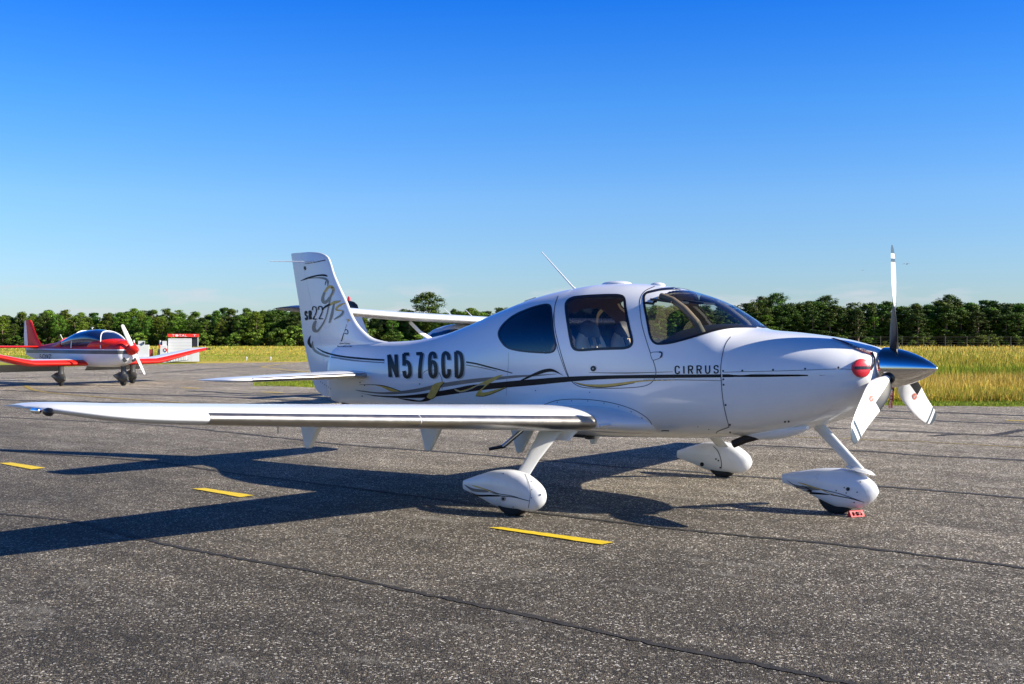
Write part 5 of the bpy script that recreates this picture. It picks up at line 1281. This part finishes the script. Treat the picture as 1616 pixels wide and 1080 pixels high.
for r, c, t in ((-.88,.05,.02),(-.84,.10,.02),(-.6,.13,.025),(-.3,.14,.035),(-.08,.10,.06),(0,.09,.08),(.08,.10,.06),(.3,.14,.035),(.6,.13,.025),(.84,.10,.02),(.88,.05,.02)):
    cy, cz = r*math.sin(a_), r*math.cos(a_); sg = 1 if r >= 0 else -1
    R.append([(-.05+c/2*math.cos(w)*.45+t/2*math.sin(w), cy+sg*c/2*math.cos(w)*math.cos(a_)*.9, 1.14+cz-sg*c/2*math.cos(w)*math.sin(a_)*.9) for w in np.linspace(0,2*math.pi,13)[:-1]])
rings('propeller', R, M['prop_white'], RB)
for s in (-1,1):
    o = lathe('intake', [(0,.001),(0,.075),(-.03,.08)], M['black'], RB, (-.27,s*.16,.83), seg=16); o.scale = (1,1,1)
# ------------------------------------------------------------------ white high-wing aircraft behind
CS = empty('light_aircraft', (-14.36,10.66,0), RD(3)); tag(CS, 'white high-wing strut-braced aircraft with red fin beacon, standing behind the large white one', 'airplane')
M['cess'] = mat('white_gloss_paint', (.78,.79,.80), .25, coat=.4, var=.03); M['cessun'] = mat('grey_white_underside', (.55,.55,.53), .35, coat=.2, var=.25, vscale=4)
cf = loft('fuselage', [(1.75,1.10,.85,.10,2),(1.70,1.25,.70,.32,2.3),(1.0,1.38,.55,.45,2.6),(.55,1.42,.5,.48,2.8),(.2,1.78,.5,.50,3),(-.6,1.84,.5,.50,3),(-1.3,1.74,.52,.45,2.8),(-1.9,1.42,.58,.34,2.5),(-3.0,1.24,.72,.20,2.2),(-4.2,1.13,.86,.07,2),(-4.4,1.08,.92,.03,2)], M['cess'], CS)
cc_ = loft('cabin_windows', [(.52,1.45,1.30,.44,2.6),(.2,1.72,1.30,.508,2.8),(-.6,1.75,1.30,.512,2.8),(-1.25,1.66,1.30,.462,2.6)], M['canopy'], CS)
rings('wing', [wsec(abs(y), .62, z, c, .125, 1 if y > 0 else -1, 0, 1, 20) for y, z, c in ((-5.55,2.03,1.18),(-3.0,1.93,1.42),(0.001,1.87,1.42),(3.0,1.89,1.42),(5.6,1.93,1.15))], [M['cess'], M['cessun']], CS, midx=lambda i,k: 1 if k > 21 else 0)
M['navy'] = mat('navy_tip_paint', (.02,.03,.10), .3)
rings('wing_tip', [wsec(y, x, z, c, t, -1, 0, 1, 12) for y,x,z,c,t in ((5.55,.62,2.03,1.18,.125),(5.85,.52,2.05,.95,.10),(6.05,.35,2.06,.6,.05))], M['navy'], CS)
for s in (-1,1):
    b = MB(); b.tube([(.15,s*.46,.72),(.12,s*1.4,1.24),(.10,s*2.3,1.62),(.10,s*2.62,1.84)], .045, 10, flat=.5); b.build('wing_strut', M['cess'], CS, True)
    rings('tailplane', [wsec(y, -3.6, 1.05, .75, .08, s, 0, 1, 10, camber=0) for y in (.03,.9,1.5)], M['cess'], CS)
    g = empty('landing_gear', (0,0,0), parent=CS); b = MB(); b.tube([(-.35,s*.4,.55),(-.38,s*1.05,.2)], [.03,.02], 8, flat=2); b.build('leg', M['cess'], g, True)
    lathe('tyre', [(-.07,.1),(-.06,.17),(0,.19),(.06,.17),(.07,.1)], M['rubber'], g, (-.38,s*1.1,.19), axis='Y', seg=20)
g = empty('nose_gear', (0,0,0), parent=CS); b = MB(); b.tube([(1.15,0,.6),(1.25,0,.2)], .03, 8); b.build('leg', M['steel'], g, True); lathe('tyre', [(-.06,.1),(-.05,.15),(0,.17),(.05,.15),(.06,.1)], M['rubber'], g, (1.27,0,.17), axis='Y', seg=20)
R = []
for z, le_, te_ in ((1.05,-2.6,-4.45),(1.22,-2.95,-4.5),(1.35,-3.45,-4.55),(1.6,-3.72,-4.62),(2.2,-4.05,-4.78)):
    c = le_-te_; R.append([(le_,0,z),(le_-.1*c,-.03,z),(le_-.4*c,-.04,z),(te_,-.004,z),(te_,.004,z),(le_-.4*c,.04,z),(le_-.1*c,.03,z)])
rings('fin', R, M['cess'], CS)
R = []
for z, le_, te_ in ((2.2,-4.045,-4.785),(2.34,-4.10,-4.78),(2.42,-4.22,-4.76),(2.46,-4.4,-4.72)):
    c = le_-te_; R.append([(le_,0,z),(le_-.1*c,-.034,z),(le_-.4*c,-.045,z),(te_,-.006,z),(te_,.006,z),(le_-.4*c,.045,z),(le_-.1*c,.034,z)])
rings('fin_cap', R, M['black'], CS)
lathe('beacon', [(2.44,.035),(2.50,.04),(2.55,.03),(2.57,.001)], M['red'], CS, (-4.41,0,0), axis='Z', seg=14)
b = MB(); b.tube([(-.3,.1,1.92),(-.62,.1,2.16)], [.012,.008], 6); b.tube([(-.2,-.8,1.95),(-.5,-.8,2.17)], [.012,.008], 6); b.build('whip_antenna', M['cess'], CS, True)
rings('propeller', [[(1.78+c/2*math.cos(w)*.5, c/2*math.sin(w), 1.0+r) for w in np.linspace(0,2*math.pi,9)[:-1]] for r, c in ((-.85,.04),(-.5,.1),(0,.08),(.5,.1),(.85,.04))], M['prop_dark'], CS)
lathe('spinner', [(1.70,.15),(1.80,.14),(1.95,.05),(1.98,.001)], M['cess'], CS, (0,0,1.0), seg=20)

# ------------------------------------------------------------------ fuel point
M['fwhite'] = mat('cabinet_white_paint', (.56,.57,.58), .45, var=.05, vscale=2); M['fred'] = mat('sign_red', (.75,.03,.02), .45); M['darkpanel'] = mat('screen_dark', (.02,.02,.022), .3)
M['blue'] = mat('logo_blue', (.04,.09,.35), .4); M['rustred'] = mat('dull_red_cabinet', (.22,.02,.02), .6, var=.1)
YR = YAW-math.pi/2      # facing the camera side
fp = G(252,571.8); R3 = Vector(RT); Fh = Vector((FW.x,FW.y,0)).normalized(); up = Vector((0,0,1))
HD = math.atan2(R3.y, R3.x)+RD(16.0)
def local_at(u, D): q = CAM + (FW+RT*((u-808)/FPX))*D; return Vector((q.x,q.y,0))
D0 = 71.0; k_ = D0/FPX
fc = empty('fuel_cabinet', local_at(263, D0), HD); tag(fc, 'white self-service fuel cabinet with a red roof band reading TOTAL', 'fuel station')
b = MB(); b.box((20*k_,.9,.78),(36*k_,1.8,1.46)); bevel(b.build('body', M['fwhite'], fc), .02)
b = MB(); b.box((44*k_-.04,.9,.49),(13*k_,1.8,.88)); bevel(b.build('side_cabinet', M['fwhite'], fc), .02)
b = MB(); b.box((43*k_-.02,.85,1.63),(11*k_,1.5,.02)); b.box((48.2*k_-.02,.1,1.30),(.05,.05,.60)); b.build('side_frame', M['fwhite'], fc)
b = MB(); b.box((42.6*k_,.9,1.28),(9.0*k_,1.6,.60)); b.build('dark_screen', M['darkpanel'], fc)
b = MB(); b.box((25*k_,.9,1.695),(48*k_,1.9,.19)); bevel(b.build('roof_band', M['fred'], fc), .01)
b = MB(); 
for k in range(1,8): b.box((20*k_,-.004,.1+k*.19),(35*k_,.008,.006))
b.build('cladding_joint', M['under'], fc)
o = text_flat('sign_lettering', 'TOTAL', (8*k_,-.058,1.62), (23*k_,0,0), (0,0,.15), M['fwhite'], bold=.03); o.parent = fc
o = text_flat('sign_emblem', 'T', (40*k_,-.058,1.63), (5*k_,0,0), (0,0,.13), M['fwhite'], bold=.1); o.parent = fc
def box_thing(name, u0, u1, v0, D, dep, m, label, cat, extra=None):
    k = D/FPX; o = empty(name, local_at(u0, D), HD); h = CAM.z-(v0-535.3)*k; w = (u1-u0)*k; tag(o, label, cat)
    b = MB(); b.box((w/2,dep/2,h/2),(w,dep,h)); bevel(b.build('body', m, o), .02); 
    if extra: extra(o, w, h, k)
    return o
def ex1(o, w, h, k):
    b = MB(); b.tube([(.1,.3,h),(.1,.3,h+.30)], .06, 10); b.box((w*.55,.3,h+.12),(w*.38,.4,.24)); b.build('vent_housing', M['fwhite'], o)
    b = MB(); b.box((w*.70,.1,h+.12),(.06,.42,.16)); b.build('grille', M['darkpanel'], o)
    b = MB(); b.box((w*.45,-.05,.20),(w*1.1,.2,.40)); b.build('plinth', M['fwhite'], o)
    o2 = lathe('logo', [(0,.001),(0,.10),(-.01,.10)], M['blue'], o, (w*.25,-.006,h*.55), axis='Y', seg=16)
box_thing('fuel_pump', 208, 234, 544.5, 70, .8, M['fwhite'], 'white fuel pump cabinet with blue emblem seen beside the red spinner of the left aircraft', 'fuel pump', ex1)
box_thing('red_cabinet', 234.6, 241, 551.5, 70.5, .3, M['rustred'], 'dull red narrow cabinet between the two white fuel units', 'cabinet')
def ex2(o, w, h, k):
    b = MB(); b.tube([(.02,.3,h-.3),(.02,.3,h+.30)], .055, 10); b.box((w*.65,.3,h+.13),(w*.6,.4,.26)); b.build('vent_housing', M['fwhite'], o)
    b = MB(); b.box((-.03,-.03,h*.5),(.09,.08,.6)); b.tube([(-.05,-.06,h*.8),(-.12,-.1,h*.5),(-.06,-.08,.2)], .02, 6); b.build('hose', M['darkpanel'], o)
    b = MB(); b.box((.0,-.02,h*.93),(.09,.06,.22)); b.build('nozzle', M['fred'], o)
    lg_ = lathe('logo', [(0,.001),(0,.12),(-.01,.12)], M['blue'], o, (w*.75,-.006,h*.72), axis='Y', seg=18); lathe('logo_centre', [(0,.001),(0,.06),(-.008,.06)], M['fwhite'], lg_, (w*.75-.02,-.018,h*.72), axis='Y', seg=18)
    b = MB(); b.tube([(w*.75+.10*math.cos(a),-.03,h*.72+.10*math.sin(a)) for a in np.linspace(-1.2,1.9,9)], .025, 6); b.build('logo_swoosh', M['fred'], o)
box_thing('fuel_pump', 252, 263, 545, 70.5, .5, M['fwhite'], 'white fuel pump with hose and round emblem beside the cabinet reading TOTAL', 'fuel pump', ex2)
ld = empty('ladder', local_at(262, 69.6), HD); tag(ld, 'grey metal ladder lying propped along the front of the fuel cabinet', 'ladder')
b = MB(); k = 69.6/FPX
b.tube([(0,0,.06),(34*k,-.1,.62)], .02, 6); b.tube([(0,-.25,.02),(34*k,-.3,.2)], .02, 6); b.build('rail', M['steel'], ld)
for i in range(8):
    t = (i+.7)/8.5; b = MB(); b.tube([(34*k*t,-.1*t,.06+.56*t),(34*k*t,-.25-.05*t,.02+.18*t)], .018, 6); b.build('rung', M['steel'], ld)
# edge lights on the grass
for u, lb in ((389,'small white edge light on the grass, the one nearer the fuel station'),(427,'small white edge light on the grass, the one nearer the white tail')):
    q = G(u, 568.5); o = empty('edge_light', (q.x,q.y,0)); tag(o, lb, 'light')
    b = MB(); b.tube([(0,0,-.03),(0,0,.10)], .04, 8); b.build('base', M['fwhite'], o); lathe('lens', [(.10,.05),(.16,.07),(.22,.05),(.24,.001)], M['fwhite'], o, axis='Z', seg=12)
# birds
for u, v, D, sz, lb in ((1430.5,417,90,.34,'dark bird gliding in the sky right of the top propeller blade'),(1361,427,110,.2,'tiny dark bird in the sky left of the top propeller blade')):
    q = CAM+(FW+RT*((u-808)/FPX)-UP*((v-540)/FPX))*D; o = empty('bird', q, HD+.3); tag(o, lb, 'bird')
    rings('body', [[(x*sz, r*sz*math.cos(a), r*sz*math.sin(a)) for a in np.linspace(0,2*math.pi,9)[:-1]] for x, r in ((-.5,.01),(-.3,.05),(0,.1),(.2,.09),(.36,.05),(.46,.005))], M['black'], o)
    for s in (-1,1):
        v_ = [(.12*sz,0,.02*sz),(-.14*sz,0,.02*sz),(-.10*sz,s*.5*sz,.14*sz),(.10*sz,s*.5*sz,.14*sz),(-.16*sz,s*1.0*sz,.05*sz),(-.05*sz,s*.98*sz,.05*sz)]
        v_ += [(a,b2,c-.02*sz) for a,b2,c in v_]
        fixn(mobj('wing', v_, [(0,1,2,3),(3,2,4,5),(6,9,8,7),(9,11,10,8),(0,3,9,6),(3,5,11,9),(5,4,10,11),(4,2,8,10),(2,1,7,8),(1,0,6,7)], M['black'], o))
print('trees', tree_n, 'objects', len(bpy.data.objects))
